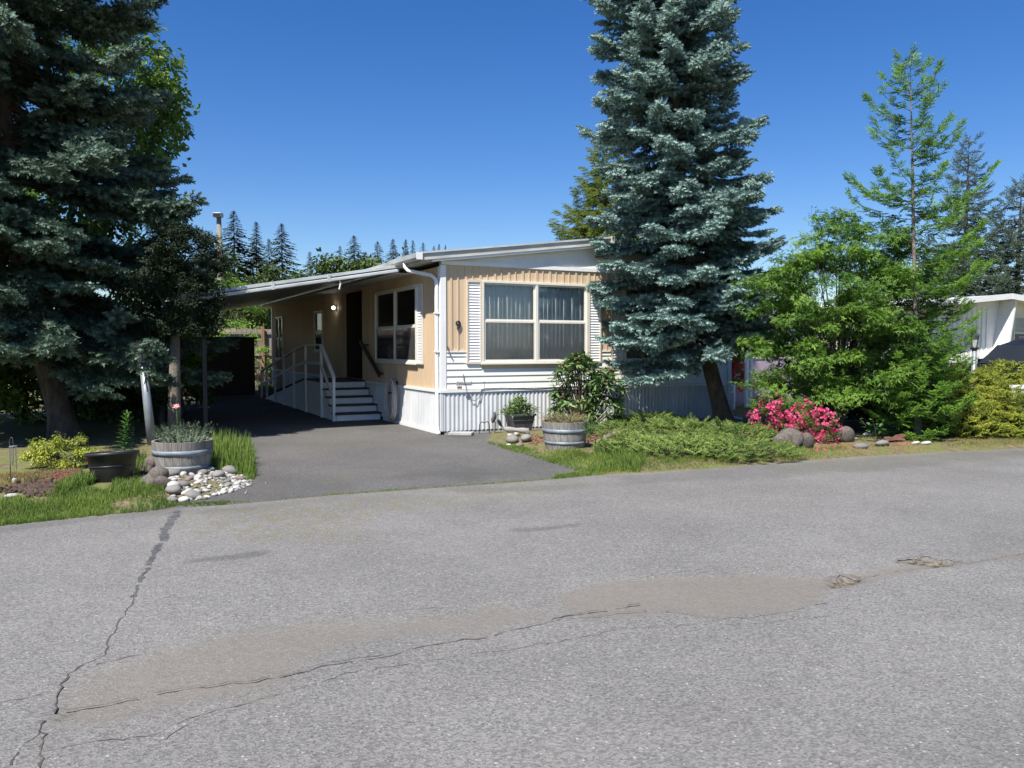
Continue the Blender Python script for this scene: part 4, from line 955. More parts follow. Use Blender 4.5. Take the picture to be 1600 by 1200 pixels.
# low bushes in the far tree line
for i, (px, py, Y, r, lb) in enumerate(((520, 405, 84, 5.0, 'rounded pale green broadleaf tree far behind the carport, left of the others'), (585, 408, 88, 4.6, 'rounded broadleaf tree far behind the middle of the carport edge'), (625, 405, 90, 3.8, 'low broadleaf tree far behind the carport near the roof corner'), (460, 412, 80, 3.6, 'rounded green broadleaf tree below the broad far conifer'), (330, 410, 82, 4.0, 'broadleaf tree behind the base of the utility pole'))):
    tp = at(px, py, Y)
    leafy('far_broadleaf', lb, (tp.x, Y, 0), [(0, 0, tp.z-r*.8, r, r*.8, r*.8), (-r*.7, 0, tp.z-r*1.2, r*.8, r*.7, r*.7), (r*.7, 0, tp.z-r*1.25, r*.8, r*.7, r*.65), (0, -1, tp.z-r*1.6, r*1.1, r*.8, r*.7)], SMALL, 'far_leaf', 1.1, 1.6, 1.3, 'bark', .2, 60+i, 'tree', 'broadleaf trees in the far tree line', (.0, .8), .6, 1)
# bush by the fence gap
b = at(417, 560, 31); leafy('leafy_bush', 'bright leafy bush in the gap between shed and house corner', (b.x, b.y, 0), [(0, 0, 1.1, .9, .7, 1.0), (-1.3, .2, 1.4, .8, .6, 1.1)], BROAD, 'maple_leaf', .3, 1.5, .26, 'bark', .04, 71, 'bush', None, (.3, 1), .5)
b = at(360, 440, 40); leafy('shrub_top', 'small light green tree top just above the carport gutter beside the pole', (b.x, 40, 0), [(0, 0, 4.2, 1.1, 1.0, .6), (.5, 0, 3.2, 1.2, 1, .9)], BROAD, 'maple_leaf', .4, 1.4, .34, 'bark', .06, 72, 'tree', None, (.2, .9), .5, 1)
# light green young conifer behind the left spruce
b = at(246, 350, 16.8); conifer('young_fir', 'light green young conifer top between the left spruce and clipped evergreen', (b.x, 16.8, 0), b.z, (0, 0), .8, interp(0, 1.0, .5, .8, .85, .4, 1, .08), FIR, 'fir_green', 'bark', .05, 16, 8, .13, .26, .05, .1, .15, (.1, .7), 74, None, 1.0, .01, .35, None, None, .3)

# ------------------------------------------------------------------ low planting
def mound(name, label, base, pads, tpls, leafm, n, sz, seed, cat='shrub', up=.5, tint=(.1, .9), rise=.45, group=None, thin=0.0):
    """spreading juniper: sprays point outwards and up from a low mounded surface"""
    global rng
    keep = rng; rng = np.random.default_rng(seed); T = thing(name, label, cat, base, 0, group); C = Cloud(); limbs = MB()
    for (x, y, rx, ry, h) in pads:
        k = int(n*rx*ry*4); a = rng.uniform(0, 2*pi, k); r = np.sqrt(rng.uniform(0, 1, k)); X = r*np.cos(a)*rx; Y = r*np.sin(a)*ry
        Z = h*(1-r**2.2)*rng.uniform(.55, 1.05, k)+.03
        D = np.stack([np.cos(a), np.sin(a), np.full(k, rise)], 1)+rng.normal(0, .45, (k, 3))*np.array([1, 1, .6]); P = np.stack([X+x, Y+y, Z], 1); bare = wob(P[:, :2]+np.array(base[:2]), 4.5, 3) > .52; ti = np.clip(rng.uniform(*tint, k)+.22*wob(P[:, :2]+np.array(base[:2]), 2.2, 1), 0, 1); w = rng.integers(0, len(tpls), k); w = np.where(bare & (rng.random(k) < thin), 99, w)
        for q, tp_ in enumerate(tpls):
            ii = w == q; C.put(tp_, P[ii], D[ii], ups(ii.sum(), .3), sz*rng.uniform(.65, 1.3, ii.sum()), ti[ii])
        for q in range(14):
            aa = 2*pi*q/14+rng.uniform(-.2, .2); e = Vector((x+cos(aa)*rx*.8, y+sin(aa)*ry*.8, h*.35))
            limbs.tube([(x, y, -.05), Vector((x, y, h*.35)).lerp(e, .4), e], [.025, .018, .006], 5, False)
    tag(limbs.build('stems', 'twig', T), None, None, None, 'stuff'); C.build('foliage', leafm, T); print('TRIS', name, sum(len(t) for t in C.T)); rng = keep; return T
jb = G(1075, 712)
ea = Vector((RD.x, RD.y, 0)); en = Vector((RU.x, RU.y, 0))
def pads_along(base, lst): return [((G(px, py)-base).x, (G(px, py)-base).y, rx, ry, h) for px, py, rx, ry, h in lst]
mound('creeping_juniper', 'wide mat of green creeping juniper in front of the blue spruce', (jb.x, jb.y, .05), pads_along(jb, [(1150, 719, .85, .5, 0.20), (1085, 719, .85, .5, 0.23), (1015, 712, .75, .5, 0.21), (960, 690, .5, .45, 0.20), (1060, 690, .9, .5, 0.26), (1140, 694, .8, .5, 0.22), (1020, 676, .8, .5, 0.26)]), JUN, 'juniper', 230, .16, 81, rise=.45, tint=(.05, .9), thin=.8)
gj = G(1565, 688)
mound('golden_juniper', 'golden-green spreading juniper around the lamp post at the right edge', (gj.x, gj.y+.3, .05), [(-.35, 0, .85, .6, .55), (.55, .15, 1.0, .8, .80), (.1, .8, 1.0, .8, 1.05), (1.4, .3, 1.0, .8, .9), (-.5, .9, .6, .6, .95), (2.4, .6, 1.0, .9, .9), (1.2, 1.3, 1.1, .7, 1.2)], JUN, 'gold_juniper', 300, .24, 83, rise=.30, tint=(.0, .9))

# rhododendron by the house: whorls of big leaves, the 300 most visible as parts
def rhodo(label, base, whorls, seed, budm, leafs=10, L0=.17, individual=300):
    rd = random.Random(seed); T = thing('rhododendron', label, 'shrub', base)
    LV = []
    for q in range(3):
        v, t = leaf_tpl(.27, .05, -.10-.12*q); mm = MB(); mm.add(v, [tuple(x) for x in t]); me = mm.mesh('leaf', 'rhodo_leaf', True)
        a_ = me.attributes.new('tint', 'FLOAT', 'FACE'); a_.data.foreach_set('value', [.15+.35*q]*len(me.polygons)); LV.append(me)
    stems = MB(); buds = MB(); C = Cloud(); tv = leaf_tpl(.27, .05, -.15); cnt = 0; rest = []
    for wi, w in enumerate(sorted(whorls, key=lambda p: p[1])):     # nearest to the street first
        p = Vector(w[:3]); o = Vector((p.x*.35, p.y*.35, max(.05, p.z*.3))); stems.tube([(p.x*.1, p.y*.1, -.05), o, o.lerp(p, .6)+Vector((0, 0, .03)), p], [.010, .008, .006, .005], 5, False)
        out = Vector((p.x, p.y, .25)).normalized(); n = rd.randint(leafs-2, leafs+1)
        for k in range(n):
            a = 2*pi*k/n+rd.gauss(0, .2); el = rd.gauss(-.35, .35) if k % 3 else rd.gauss(.35, .3); d = Vector((cos(a)*cos(el), sin(a)*cos(el), sin(el)))+out*.25; d.normalize()
            s_ = L0*rd.uniform(.75, 1.2); u_ = Vector((0, 0, 1))
            y_ = u_.cross(d).normalized(); z_ = d.cross(y_); M = Matrix(((d.x, y_.x, z_.x), (d.y, y_.y, z_.y), (d.z, y_.z, z_.z))) @ Matrix.Rotation(rd.gauss(0, .35), 3, 'X')
            if cnt < individual:
                o_ = link('leaf', LV[rd.randrange(3)], T, p, M.to_euler(), s_); cnt += 1
            else: rest.append((tuple(p), tuple(d), s_, rd.random()*.9))
        if rd.random() < .3:
            for q in range(7):
                a = rd.random()*6.28; b_ = p+Vector((cos(a)*.03, sin(a)*.03, .02+rd.random()*.04)); buds.tube([p, b_, b_+Vector((cos(a)*.018, sin(a)*.018, .008))], [.003, .006, .010], 5)
    tag(stems.build('stems', 'twig', T), None, None, None, 'stuff'); tag(buds.build('spent_flowers', budm, T), None, None, None, 'stuff')
    if rest:
        C.put(tv, np.array([r[0] for r in rest]), np.array([r[1] for r in rest]), ups(len(rest), .3), np.array([r[2] for r in rest]), np.array([r[3] for r in rest])); tag(C.build('foliage', 'rhodo_leaf', T), None, None, None, 'stuff')
rb = G(910, 679); W_ = []
rd0 = random.Random(5)
for (cx, cz, rx, rz, n) in ((-.12, .82, .40, .55, 66), (.38, .72, .32, .42, 46), (-.03, 1.12, .22, .30, 16), (.05, .45, .6, .3, 34), (.47, 1.02, .08, .18, 5), (-.45, .5, .15, .25, 6)):
    for k in range(n):
        a = rd0.random()*2*pi; c = rd0.uniform(-.7, 1); r = sqrt(1-c*c)
        W_.append((cx+rx*r*cos(a), .9*rx*r*sin(a)-.05, cz+rz*c, 0))
rhodo('broad-leaved rhododendron with spent rusty blooms behind the right barrel', (rb.x, rb.y, .05), W_, 6, 'bud_rust')

def flowerbush(label, base, pads, n, fm, fsz, leafs, seed, name='azalea', leafm='broad_leaf', cat='shrub', group=None):
    global rng
    keep = rng; rng = np.random.default_rng(seed); T = thing(name, label, cat, base, 0, group); Cf = Cloud(); Cl = Cloud(); st_ = MB()
    for (x, y, z, rx, ry, rz) in pads:
        for (cl, k, tp_, s_, r0, r1) in ((Cf, int(n*rx*rz), FLOWER, fsz, .78, 1.08), (Cl, int(leafs*rx*rz), SMALL[0], fsz*2.6, .5, 1.0)):
            # flowers sit in small trusses
            g_ = max(3, k//6); th = rng.uniform(0, 2*pi, g_); cz = rng.uniform(-.75, 1, g_); dr = np.stack([np.sqrt(1-cz**2)*np.cos(th), np.sqrt(1-cz**2)*np.sin(th), cz], 1)
            c = dr*rng.uniform(r0, r1, g_)[:, None]*np.array([rx, ry, rz])+np.array([x, y, z]); P = np.repeat(c, 6, 0)+rng.normal(0, fsz*.9, (g_*6, 3)); D = np.repeat(dr, 6, 0)+rng.normal(0, .45, (g_*6, 3))
            cl.put(tp_, P, D, ups(g_*6, .6), s_*rng.uniform(.7, 1.25, g_*6), np.repeat(rng.uniform(0, .8, g_), 6)+rng.normal(0, .15, g_*6))
            if cl is Cl:
                for q in c[::8]: st_.tube([(x*.3, y*.3, -.04), Vector((x, y, z*.4)), Vector(q)*.97], [.012, .008, .003], 5, False)
    tag(st_.build('stems', 'twig', T), None, None, None, 'stuff'); Cf.build('blossom', fm, T); Cl.build('foliage', leafm, T); rng = keep; return T
a1 = G(1212, 694); a2 = G(1274, 700)
flowerbush('pink azalea bush nearer the spruce trunk, upright above a grey boulder', (a1.x, a1.y+.15, .05), [(-.14, 0, .32, .26, .22, .24), (.12, .02, .44, .24, .2, .24), (-.02, 0, .62, .18, .16, .17), (.2, -.05, .25, .2, .2, .2)], 4200, 'azalea_pink', .026, 1500, 91, group='pink azaleas')
flowerbush('pink azalea bush nearer the maple, spilling to the road edge', (a2.x, a2.y+.15, .05), [(-.12, 0, .46, .24, .2, .22), (.12, 0, .34, .28, .22, .24), (.22, -.05, .18, .26, .22, .17), (-.14, 0, .24, .2, .18, .2)], 4200, 'azalea_pink', .026, 1300, 92, group='pink azaleas')
rr_ = at(1152, 590, 21); flowerbush('scarlet flowering rhododendron behind the right end of the house', (rr_.x, 22.2, 0), [(-.25, 0, 1.35, .75, .5, .55), (.1, -.1, .75, .6, .5, .45), (.15, -.1, 1.5, .4, .4, .35)], 620, 'rhodo_red', .075, 500, 93, 'red_rhododendron')
yb = G(75, 746)
leafy('yellow_shrub', 'low yellow-green shrub behind the dark soil patch at far left', (yb.x, yb.y+.2, .04), [(-.14, 0, .24, .22, .18, .15), (.16, .03, .30, .2, .16, .14), (0, .05, .18, .34, .2, .13)], SMALL, 'yellow_leaf', .085, 3.0, .08, 'twig', .012, 95, 'shrub', None, (.1, 1), .5)
# lily stalk
lp = G(192, 738); lil = thing('lily_plant', 'tall leafy lily stalk behind the black tub', 'plant', (lp.x, lp.y, .04))
MB().tube([(0, 0, -.03), (.03, 0, .4), (.06, 0, .72)], [.011, .009, .004], 6).build('stem', 'lily_leaf', lil)
LM = []
for q in range(2): v, t = leaf_tpl(.24, .02, -.1-.1*q); mm = MB(); mm.add(v, [tuple(x) for x in t]); LM.append(mm.mesh('leaf', 'lily_leaf', True))
for k in range(84):
    u = (k+.5)/84; a = k*2.4; z = .10+.62*u; el = .25+.55*u**3; s_ = .15*(1-.45*u**2)
    link('leaf', LM[k % 2], lil, (.02+.05*u, 0, z), (0, -el, a), s_)

# ------------------------------------------------------------------ barrels, tubs and pots
def barrel(label, base, rz, seed, R0=.285, R1=.352, Hh=.44, fill=True):
    T = thing('half_barrel', label, 'barrel planter', base, rz, 'half barrel planters'); N_ = 20; da = 2*pi/N_
    prof = lambda z: R0+(R1-R0)*(1-(1-z/Hh)**1.7)
    zs = np.linspace(0, Hh, 6); m_ = MB(); V = []; Fc = []; k = 3
    for z in zs:
        for j in range(k+1):
            a = -da/2*.965+da*.965*j/k; V.append((prof(z)*cos(a), prof(z)*sin(a), z))
        for j in range(k+1):
            a = -da/2*.965+da*.965*j/k; V.append(((prof(z)-.026)*cos(a), (prof(z)-.026)*sin(a), z))
    w = 2*(k+1)
    for i in range(5):
        for j in range(k):
            Fc.append((i*w+j, i*w+j+1, (i+1)*w+j+1, (i+1)*w+j)); o = k+1; Fc.append((i*w+o+j, (i+1)*w+o+j, (i+1)*w+o+j+1, i*w+o+j+1))
        Fc.append((i*w, (i+1)*w, (i+1)*w+k+1, i*w+k+1)); Fc.append((i*w+k, i*w+2*k+1, (i+1)*w+2*k+1, (i+1)*w+k))
    for j in range(k): Fc.append((5*w+j, 5*w+j+1, 5*w+j+k+2, 5*w+j+k+1))
    me = MB().add(V, Fc).mesh('stave', 'stave')
    rd = random.Random(seed)
    for q in range(N_): link('stave', me, T, (0, 0, rd.uniform(-.004, .004)), (0, 0, q*da), (1+rd.gauss(0, .004),)*2+(1,))
    for z0, z1 in ((.10, .145), (.27, .335)):
        MB().lathe([(prof(z0)+.001, z0), (prof(z0)+.006, z0), (prof(z1)+.006, z1), (prof(z1)+.001, z1)], 40).build('hoop', 'hoop', T, True)
    MB().lathe([(.001, Hh-.035), (.15, Hh-.045), (prof(Hh-.06)-.02, Hh-.06)], 24).build('soil', 'soil', T)
    MB().lathe([(.001, .01), (R0-.02, .01)], 20).build('base', 'stave', T)
    return T
lb_ = G(281, 747); lbz = .02
barrel('weathered half barrel planter on the pebbles with lavender growing in it', (lb_.x, lb_.y+.1, lbz), .2, 1)
rbb = G(883, 706); barrel('weathered half barrel planter in front of the rhododendron with dry grassy plant', (rbb.x, rbb.y+.05, .03), .5, 2)
def spiky(name, label, base, n, h, spread, leafm, seed, w=.05, tint=(0, .9), cat='plant', lean=.7):
    g = np.random.default_rng(seed); T = thing(name, label, cat, base); C = Cloud()
    a = g.uniform(0, 2*pi, n); r = np.sqrt(g.uniform(0, 1, n))*spread; P = np.stack([r*np.cos(a)*.6, r*np.sin(a)*.6, np.zeros(n)], 1)
    D = np.stack([np.cos(a)*r/spread*lean, np.sin(a)*r/spread*lean, np.ones(n)], 1)+g.normal(0, .15, (n, 3))
    tp = brush(16, w*3.2, seed, w*.5); C.put(tp, P, D, np.tile([1., 0, .01], (n, 1))+g.normal(0, .3, (n, 3)), h*g.uniform(.55, 1.1, n), g.uniform(*tint, n))
    C.build('foliage', leafm, T); return T
spiky('lavender_plant', 'grey-green lavender clump in the left barrel', (lb_.x, lb_.y+.1, lbz+.40), 170, .27, .42, 'lavender', 3, .05, lean=.75)
spiky('heather_plant', 'straggly dry green plant spilling from the right barrel', (rbb.x, rbb.y+.05, .44), 230, .20, .46, 'dry_plant', 4, .05, (0, 1), lean=1.15)
spiky('trailing_plant', 'green trailing sprig over the rhododendron side of the right barrel', (rbb.x+.33, rbb.y, .30), 60, .24, .25, 'herb', 14, .05, (0, .6), lean=1.0)
rs = thing('rose', 'single pink rose on a thin stem beside the left barrel lavender', 'flower', (lb_.x-.13, lb_.y+.25, .05)); MB().tube([(0, 0, 0), (.01, 0, .5), (0, 0, .80)], .005, 5).build('stem', 'lily_leaf', rs)
C = Cloud(); C.put(FLOWER, np.array([(0, 0, .80), (0, -.01, .81), (0, .01, .82)]), np.array([(0, -.6, .8), (.3, -.5, .8), (-.3, -.4, .9)]), ups(3), np.array([.05, .04, .03]), np.zeros(3)); C.build('blossom', 'rose_pink', rs)
# black tub, slightly tilted
tbp = G(163, 766); tub = thing('black_tub', 'empty black plastic tub planter with thick rim on the left verge', 'planter', (tbp.x, tbp.y+.2, .05)); tub.rotation_euler = (radians(-4), radians(-3), 0)
MB().lathe([(.001, 0), (.175, 0), (.195, .02), (.235, .17), (.262, .31), (.285, .315), (.292, .335), (.285, .355), (.262, .358), (.25, .335), (.225, .17), (.185, .05), (.001, .045)], 40).build('body', 'black_plastic', tub, True)
MB().lathe([(.232, .185), (.244, .19), (.245, .2), (.238, .205)], 40).build('ring', 'black_plastic', tub, True); MB().lathe([(.001, .20), (.2, .2), (.234, .205)], 24).build('soil', 'soil', tub)
# pot by the wall
pp = H(1.36, -.48); pot = thing('grey_pot', 'square charcoal pot with leafy plant against the white skirting', 'planter', (pp.x, pp.y, .03), TH+.05)
MB().add([(-.17, -.13, 0), (.17, -.13, 0), (.17, .13, 0), (-.17, .13, 0), (-.235, -.18, .34), (.235, -.18, .34), (.235, .18, .34), (-.235, .18, .34), (-.205, -.15, .34), (.205, -.15, .34), (.205, .15, .34), (-.205, .15, .34), (-.195, -.14, .28), (.195, -.14, .28), (.195, .14, .28), (-.195, .14, .28)],
         [(3, 2, 1, 0), (0, 1, 5, 4), (1, 2, 6, 5), (2, 3, 7, 6), (3, 0, 4, 7), (4, 5, 9, 8), (5, 6, 10, 9), (6, 7, 11, 10), (7, 4, 8, 11), (8, 9, 13, 12), (9, 10, 14, 13), (10, 11, 15, 14), (11, 8, 12, 15)]).build('body', 'pot_grey', pot, bevel=.008)
MB().bx(-.194, .194, -.139, .139, .27, .285).build('soil', 'soil', pot); MB().bx(-.247, .247, -.192, -.165, .30, .345).build('rim', 'pot_grey', pot, bevel=.008); MB().bx(-.225, .225, -.176, -.16, .22, .235).build('band', 'pot_grey', pot)
C = Cloud(); g = np.random.default_rng(12); n = 850; P = np.stack([g.normal(-.02, .13, n), g.normal(0, .09, n), g.uniform(.30, .62, n)], 1); P[:, 2] = .32+.34*g.random(n)*(1-np.clip(np.abs(P[:, 0]+.0)/.36, 0, .8))
C.put(leaf_tpl(.28), P, np.stack([P[:, 0]*3, P[:, 1]*3-.2, np.full(n, .35)], 1)+g.normal(0, .5, (n, 3)), ups(n), g.uniform(.06, .10, n), g.uniform(.2, 1, n))
hb = thing('potted_herb', 'bright green leafy plant growing in the charcoal pot', 'plant', (pp.x, pp.y, .03), TH); C.build('foliage', 'herb', hb)
tag(MB().tube([(0, 0, .28), (0, 0, .6)], .008, 5).build('stem', 'herb', hb), None, None)
# solar disc stake beside the pot
sd_ = at(773, 650, pp.y-.05); so_ = thing('solar_stake', 'oval grey disc on a stake leaning beside the charcoal pot', 'garden stake', (sd_.x, sd_.y, .03), TH)
MB().tube([(0, 0, -.05), (.02, 0, .2)], .008, 6).build('stake', 'iron', so_); o_ = MB().lathe([(.001, -.012), (.06, -.01), (.065, 0), (.06, .01), (.001, .012)], 20).build('disc', 'pot_grey', so_, True); o_.location = (-.02, 0, .26); o_.rotation_euler = (radians(80), radians(25), 0); o_.scale = (.75, 1.5, 1)
o_ = MB().lathe([(.001, -.012), (.045, -.01), (.05, 0), (.045, .01), (.001, .012)], 20).build('disc', 'black_plastic', so_, True); o_.location = (.09, -.02, .17); o_.rotation_euler = (radians(80), radians(-25), 0); o_.scale = (.7, 1.5, 1)
# double-pronged garden stake
gs = G(757, 678); gk = thing('garden_stake', 'thin metal stake with two curved prongs standing by the skirting', 'garden stake', (gs.x, gs.y, 0), TH)
MB().tube([(0, 0, .20), (0, 0, .95)], .006, 6).build('rod', 'pole_metal', gk); MB().tube([(-.03, 0, .95), (.03, 0, .95)], .010, 6).build('cap', 'pole_metal', gk)
for s_ in (-1, 1): MB().tube([(0, 0, .20), (s_*.03, 0, .22), (s_*.07, 0, .22), (s_*.095, 0, .18), (s_*.105, 0, .10), (s_*.105, 0, -.05)], .009, 6).build('prong', 'iron', gk)
# concrete paver at the house corner
pv = G(717, 681); tag(MB().prism([(-.22, -.1), (.2, -.13), (.24, .1), (.05, .15), (-.2, .12)], 'z', 0, .055).build('concrete_paver', 'concrete', bevel=.01), 'flat grey concrete paver at the house corner by the downspout', 'paver').location = (pv.x+.03, pv.y+.05, .008)

# ------------------------------------------------------------------ stones
def rock_mesh(seed, m_, sub=2, rough=.14, name='stone', fl=1.0):
    b = bmesh.new(); bmesh.ops.create_icosphere(b, subdivisions=sub, radius=1.0); g = random.Random(seed); ph = [(g.uniform(-2, 2), g.uniform(-2, 2), g.uniform(-2, 2), g.uniform(0, 6)) for _ in range(7)]
    for v in b.verts:
        d = sum(sin(v.co.x*a*1.4+v.co.y*c*1.4+v.co.z*e*1.4+f) for a, c, e, f in ph)/7; v.co *= 1+rough*2*d; v.co.z *= fl
    me = bpy.data.meshes.new(name); b.to_mesh(me); b.free(); me.materials.append(MATS[m_]); me.polygons.foreach_set('use_smooth', [True]*len(me.polygons)); return me
PEB = [rock_mesh(i, m_, 2, .10) for i, m_ in enumerate(('stone', 'stone', 'pale_stone', 'stone', 'brown_stone'))]
PALE = [rock_mesh(i+20, 'pale_stone', 2, .12) for i in range(3)]; ANG = [rock_mesh(i+30, 'boulder', 3, .36, 'boulder') for i in range(4)]
def put_rock(me, px, py, rx, ry, rz, name, label, cat='stone', group=None, yaw=None, sink=.35, base=None):
    p = G(px, py) if base is None else base; z = zbed(p.x, p.y)
    o = link(name, me, None, (p.x, p.y, z+rz*(1-sink)), (random.gauss(0, .15), random.gauss(0, .15), random.uniform(0, 6.28) if yaw is None else yaw), (rx, ry, rz)); return tag(o, label, cat, group)
# named larger stones of the pebble bed
for px, py, r, me, lb in ((302, 781, .075, PEB[0], 'large round grey cobble at the street tip of the pebble bed'), (287, 785, .05, PALE[0], 'pale cream cobble at the street tip of the pebble bed'), (270, 786, .055, PEB[1], 'grey cobble nearest the verge grass at the pebble bed tip'),
                          (272, 773, .07, PEB[2], 'flat pale green cobble above the pebble bed tip'), (272, 779, .075, PEB[3], 'flat grey cobble lowest beside the brown rock'), (287, 769, .06, PEB[0], 'grey cobble in the middle of the pebble bed'),
                          (286, 751, .05, PALE[1], 'pale rounded cobble touching the left barrel'), (270, 752, .085, PEB[1], 'broad grey cobble leaning on the left barrel'), (328, 745, .06, PEB[3], 'greenish cobble just right of the left barrel'), (317, 749, .055, PEB[1], 'grey cobble at the right foot of the left barrel'),
                          (361, 745, .085, PEB[0], 'large flat grey cobble at the grass tuft edge'), (342, 752, .07, PEB[3], 'grey cobble among white pebbles below the grass tuft'), (376, 752, .05, PEB[4], 'dark grey cobble by the driveway corner')):
    put_rock(me, px, py, r*1.25, r, r*.72, 'cobble', lb, 'stone', 'cobbles round the left barrel')
for px, py, rx, rz, lb in ((240, 768, .15, .11, 'angular brown-grey rock at the verge side of the pebble bed'), (255, 772, .10, .09, 'dark angular rock beside the pebble bed'), (232, 748, .13, .10, 'brown rock behind the verge left of the barrel')):
    put_rock(ANG[int(px) % 4], px, py, rx, rx*.8, rz, 'rock', lb, 'rock', 'rocks round the pebble bed')
PBED = P2([(250, 752), (300, 750), (340, 740), (372, 738), (396, 746), (392, 760), (352, 774), (310, 784), (270, 786), (262, 770)])
pa = np.array(PBED); k = 0; rp = random.Random(11); placed = []
while k < 215:
    x = rp.uniform(pa[:, 0].min(), pa[:, 0].max()); y = rp.uniform(pa[:, 1].min(), pa[:, 1].max())
    if not pip(np.array([(x, y)]), PBED)[0]: continue
    if (x-lb_.x)**2+(y-lb_.y-.1)**2 < .29**2: continue
    r = rp.choice((.018, .022, .026, .032, .042)); 
    if any((x-a)**2+(y-b)**2 < (.75*(r+c))**2 for a, b, c in placed): r = .016
    placed.append((x, y, r)); pal = rp.random() < (.12+.45*(x > lb_.x+.3))
    me = rp.choice(PALE) if pal else rp.choice(PEB)
    tag(link('pebble', me, None, (x, y, zbed(x, y)+r*.35), (rp.gauss(0, .2), rp.gauss(0, .2), rp.random()*6.28), (r*1.25, r, r*.7)), ('small whitish pebble in the bed round the left barrel' if pal else 'small grey pebble in the bed round the left barrel'), 'pebble', ('whitish pebbles' if pal else 'grey pebbles')); k += 1
# white chips (uncountable)
C = Cloud(); g = np.random.default_rng(5); n = 420; q = []
while len(q) < n:
    c = G(g.normal(365, 17), g.normal(756, 8)); 
    if pip(np.array([c[:2]]), PBED)[0] or g.random() < .12: q.append((c.x, c.y, max(.012, zbed(c.x, c.y))+.006))
ico = bmesh.new(); bmesh.ops.create_icosphere(ico, subdivisions=1, radius=1); ico.verts.ensure_lookup_table(); iv = np.array([v.co for v in ico.verts]); it = np.array([[v.index for v in f.verts] for f in ico.faces]); ico.free()
C.put((iv, it), np.array(q), g.normal(0, 1, (n, 3)), ups(n, 1), np.stack([g.uniform(.008, .017, n), g.uniform(.006, .012, n), g.uniform(.005, .009, n)], 1), g.random(n))
tag(C.build('gravel', 'pale_stone'), 'small white gravel chips spilling from the pebble bed to the driveway', 'gravel', None, 'stuff')
# verge and right-hand stones
for px, py, rx, ry, rz, lb in ((1229, 709, .24, .17, .19, 'large rounded grey-brown boulder below the pink azaleas'), (1259, 706, .12, .11, .15, 'smaller boulder against the large one below the azaleas'), (1319, 697, .17, .13, .16, 'upright grey boulder between azalea and maple')):
    put_rock(ANG[int(px) % 4], px, py, rx, ry, rz, 'boulder', lb, 'boulder', 'boulders by the azaleas', .2)
for px, py, r, me, lb in ((1345, 706, .09, PEB[0], 'flat grey stone at the road edge left of the bark slabs'), (1378, 703, .10, PEB[1], 'flat bluish stone under the bark slabs'), (1430, 701, .05, PALE[0], 'white stone right of the bark slabs'), (1447, 702, .055, PALE[1], 'whitish flat stone rightmost by the fir'), (1355, 688, .06, PALE[2], 'white stone behind the leafy sprig'), (1335, 695, .05, PEB[4], 'small dark stone beside the upright boulder'), (18, 788, .05, PALE[0], 'pale stone in the left verge grass below the chime'), (200, 769, .05, PALE[1], 'pale flat stone in the grass right of the black tub')):
    put_rock(me, px, py, r*1.4, r, r*.6, 'stone', lb, 'stone')
# stone pile and driftwood left of the right barrel
for px, py, r, me, lb in ((800, 695, .10, PEB[0], 'flat grey stone lowest in the small pile by the right barrel'), (822, 696, .09, PEB[3], 'greenish-grey stone in the small pile nearest the barrel'), (812, 700, .055, PEB[4], 'reddish stone in front of the small pile'), (797, 688, .055, PALE[2], 'pale stone under the driftwood'), (808, 686, .055, PEB[2], 'tan stone wedged under the driftwood'), (765+30, 698, .035, PALE[0], 'small white stone at the pile tip')):
    put_rock(me, px, py, r*1.3, r, r*.75, 'stone', lb, 'stone', 'stones piled by the right barrel', None, .15)
dwp = G(806, 688); dw = tag(MB().tube([(-.20, 0, .17), (-.12, 0, .15), (0, .01, .145), (.1, -.01, .14), (.19, 0, .13), (.22, -.03, .06)], [.03, .055, .038, .05, .06, .025], 9).build('driftwood', 'driftwood', None, True), 'bleached driftwood branch lying on the stone pile', 'driftwood'); dw.location = (dwp.x, dwp.y, .03)
for px, py, L_, r, yaw, mm_, lb in ((962, 691, .55, .05, .55, 'log_bark', 'rough brown log behind the bark chips right of the barrel'), (940, 699, .28, .028, .8, 'driftwood', 'thin pale stick leaning by the bark chips')):
    p = G(px, py); o_ = MB().tube([(-L_/2, 0, .0), (-L_/6, .02, .02), (L_/6, -.01, .03), (L_/2, .01, .05)], [r, r*1.15, r, r*.6], 9).build('log', mm_, None, True); o_.location = (p.x, p.y, zbed(p.x, p.y)+r*.6); o_.rotation_euler = (0, -.12, yaw); tag(o_, lb, 'log')
# bark slabs by the fir
sl_m = MB().add([(-.2, -.05, 0), (-.05, -.06, .01), (.1, -.05, .0), (.2, -.02, 0), (.19, .04, 0), (.05, .06, .015), (-.1, .05, .01), (-.21, .03, 0), (-.18, -.03, .03), (-.03, -.035, .05), (.1, -.03, .045), (.17, 0, .03), (.05, .03, .05), (-.12, .02, .04)],
              [(0, 1, 9, 8), (1, 2, 10, 9), (2, 3, 11, 10), (3, 4, 11), (4, 5, 12, 11), (5, 6, 13, 12), (6, 7, 13), (7, 0, 8, 13), (8, 9, 12, 13), (9, 10, 11, 12)]).mesh('bark_slab', 'bark_chip')
for i, (px, py, z, yaw, sc, lb) in enumerate(((1405, 702, .0, .2, 1.0, 'lowest reddish bark slab at the road edge by the fir'), (1398, 697, .025, .35, 1.1, 'middle reddish bark slab on the small pile by the fir'), (1408, 695, .05, .5, 1.0, 'topmost reddish bark slab on the small pile by the fir'), (1385, 696, .03, -.2, .8, 'small bark slab at the maple end of the bark pile'))):
    p = G(px, py); tag(link('bark_slab', sl_m, None, (p.x, p.y, zbed(p.x, p.y)+z), (0, 0, yaw), sc), lb, 'bark', 'bark slabs by the fir')
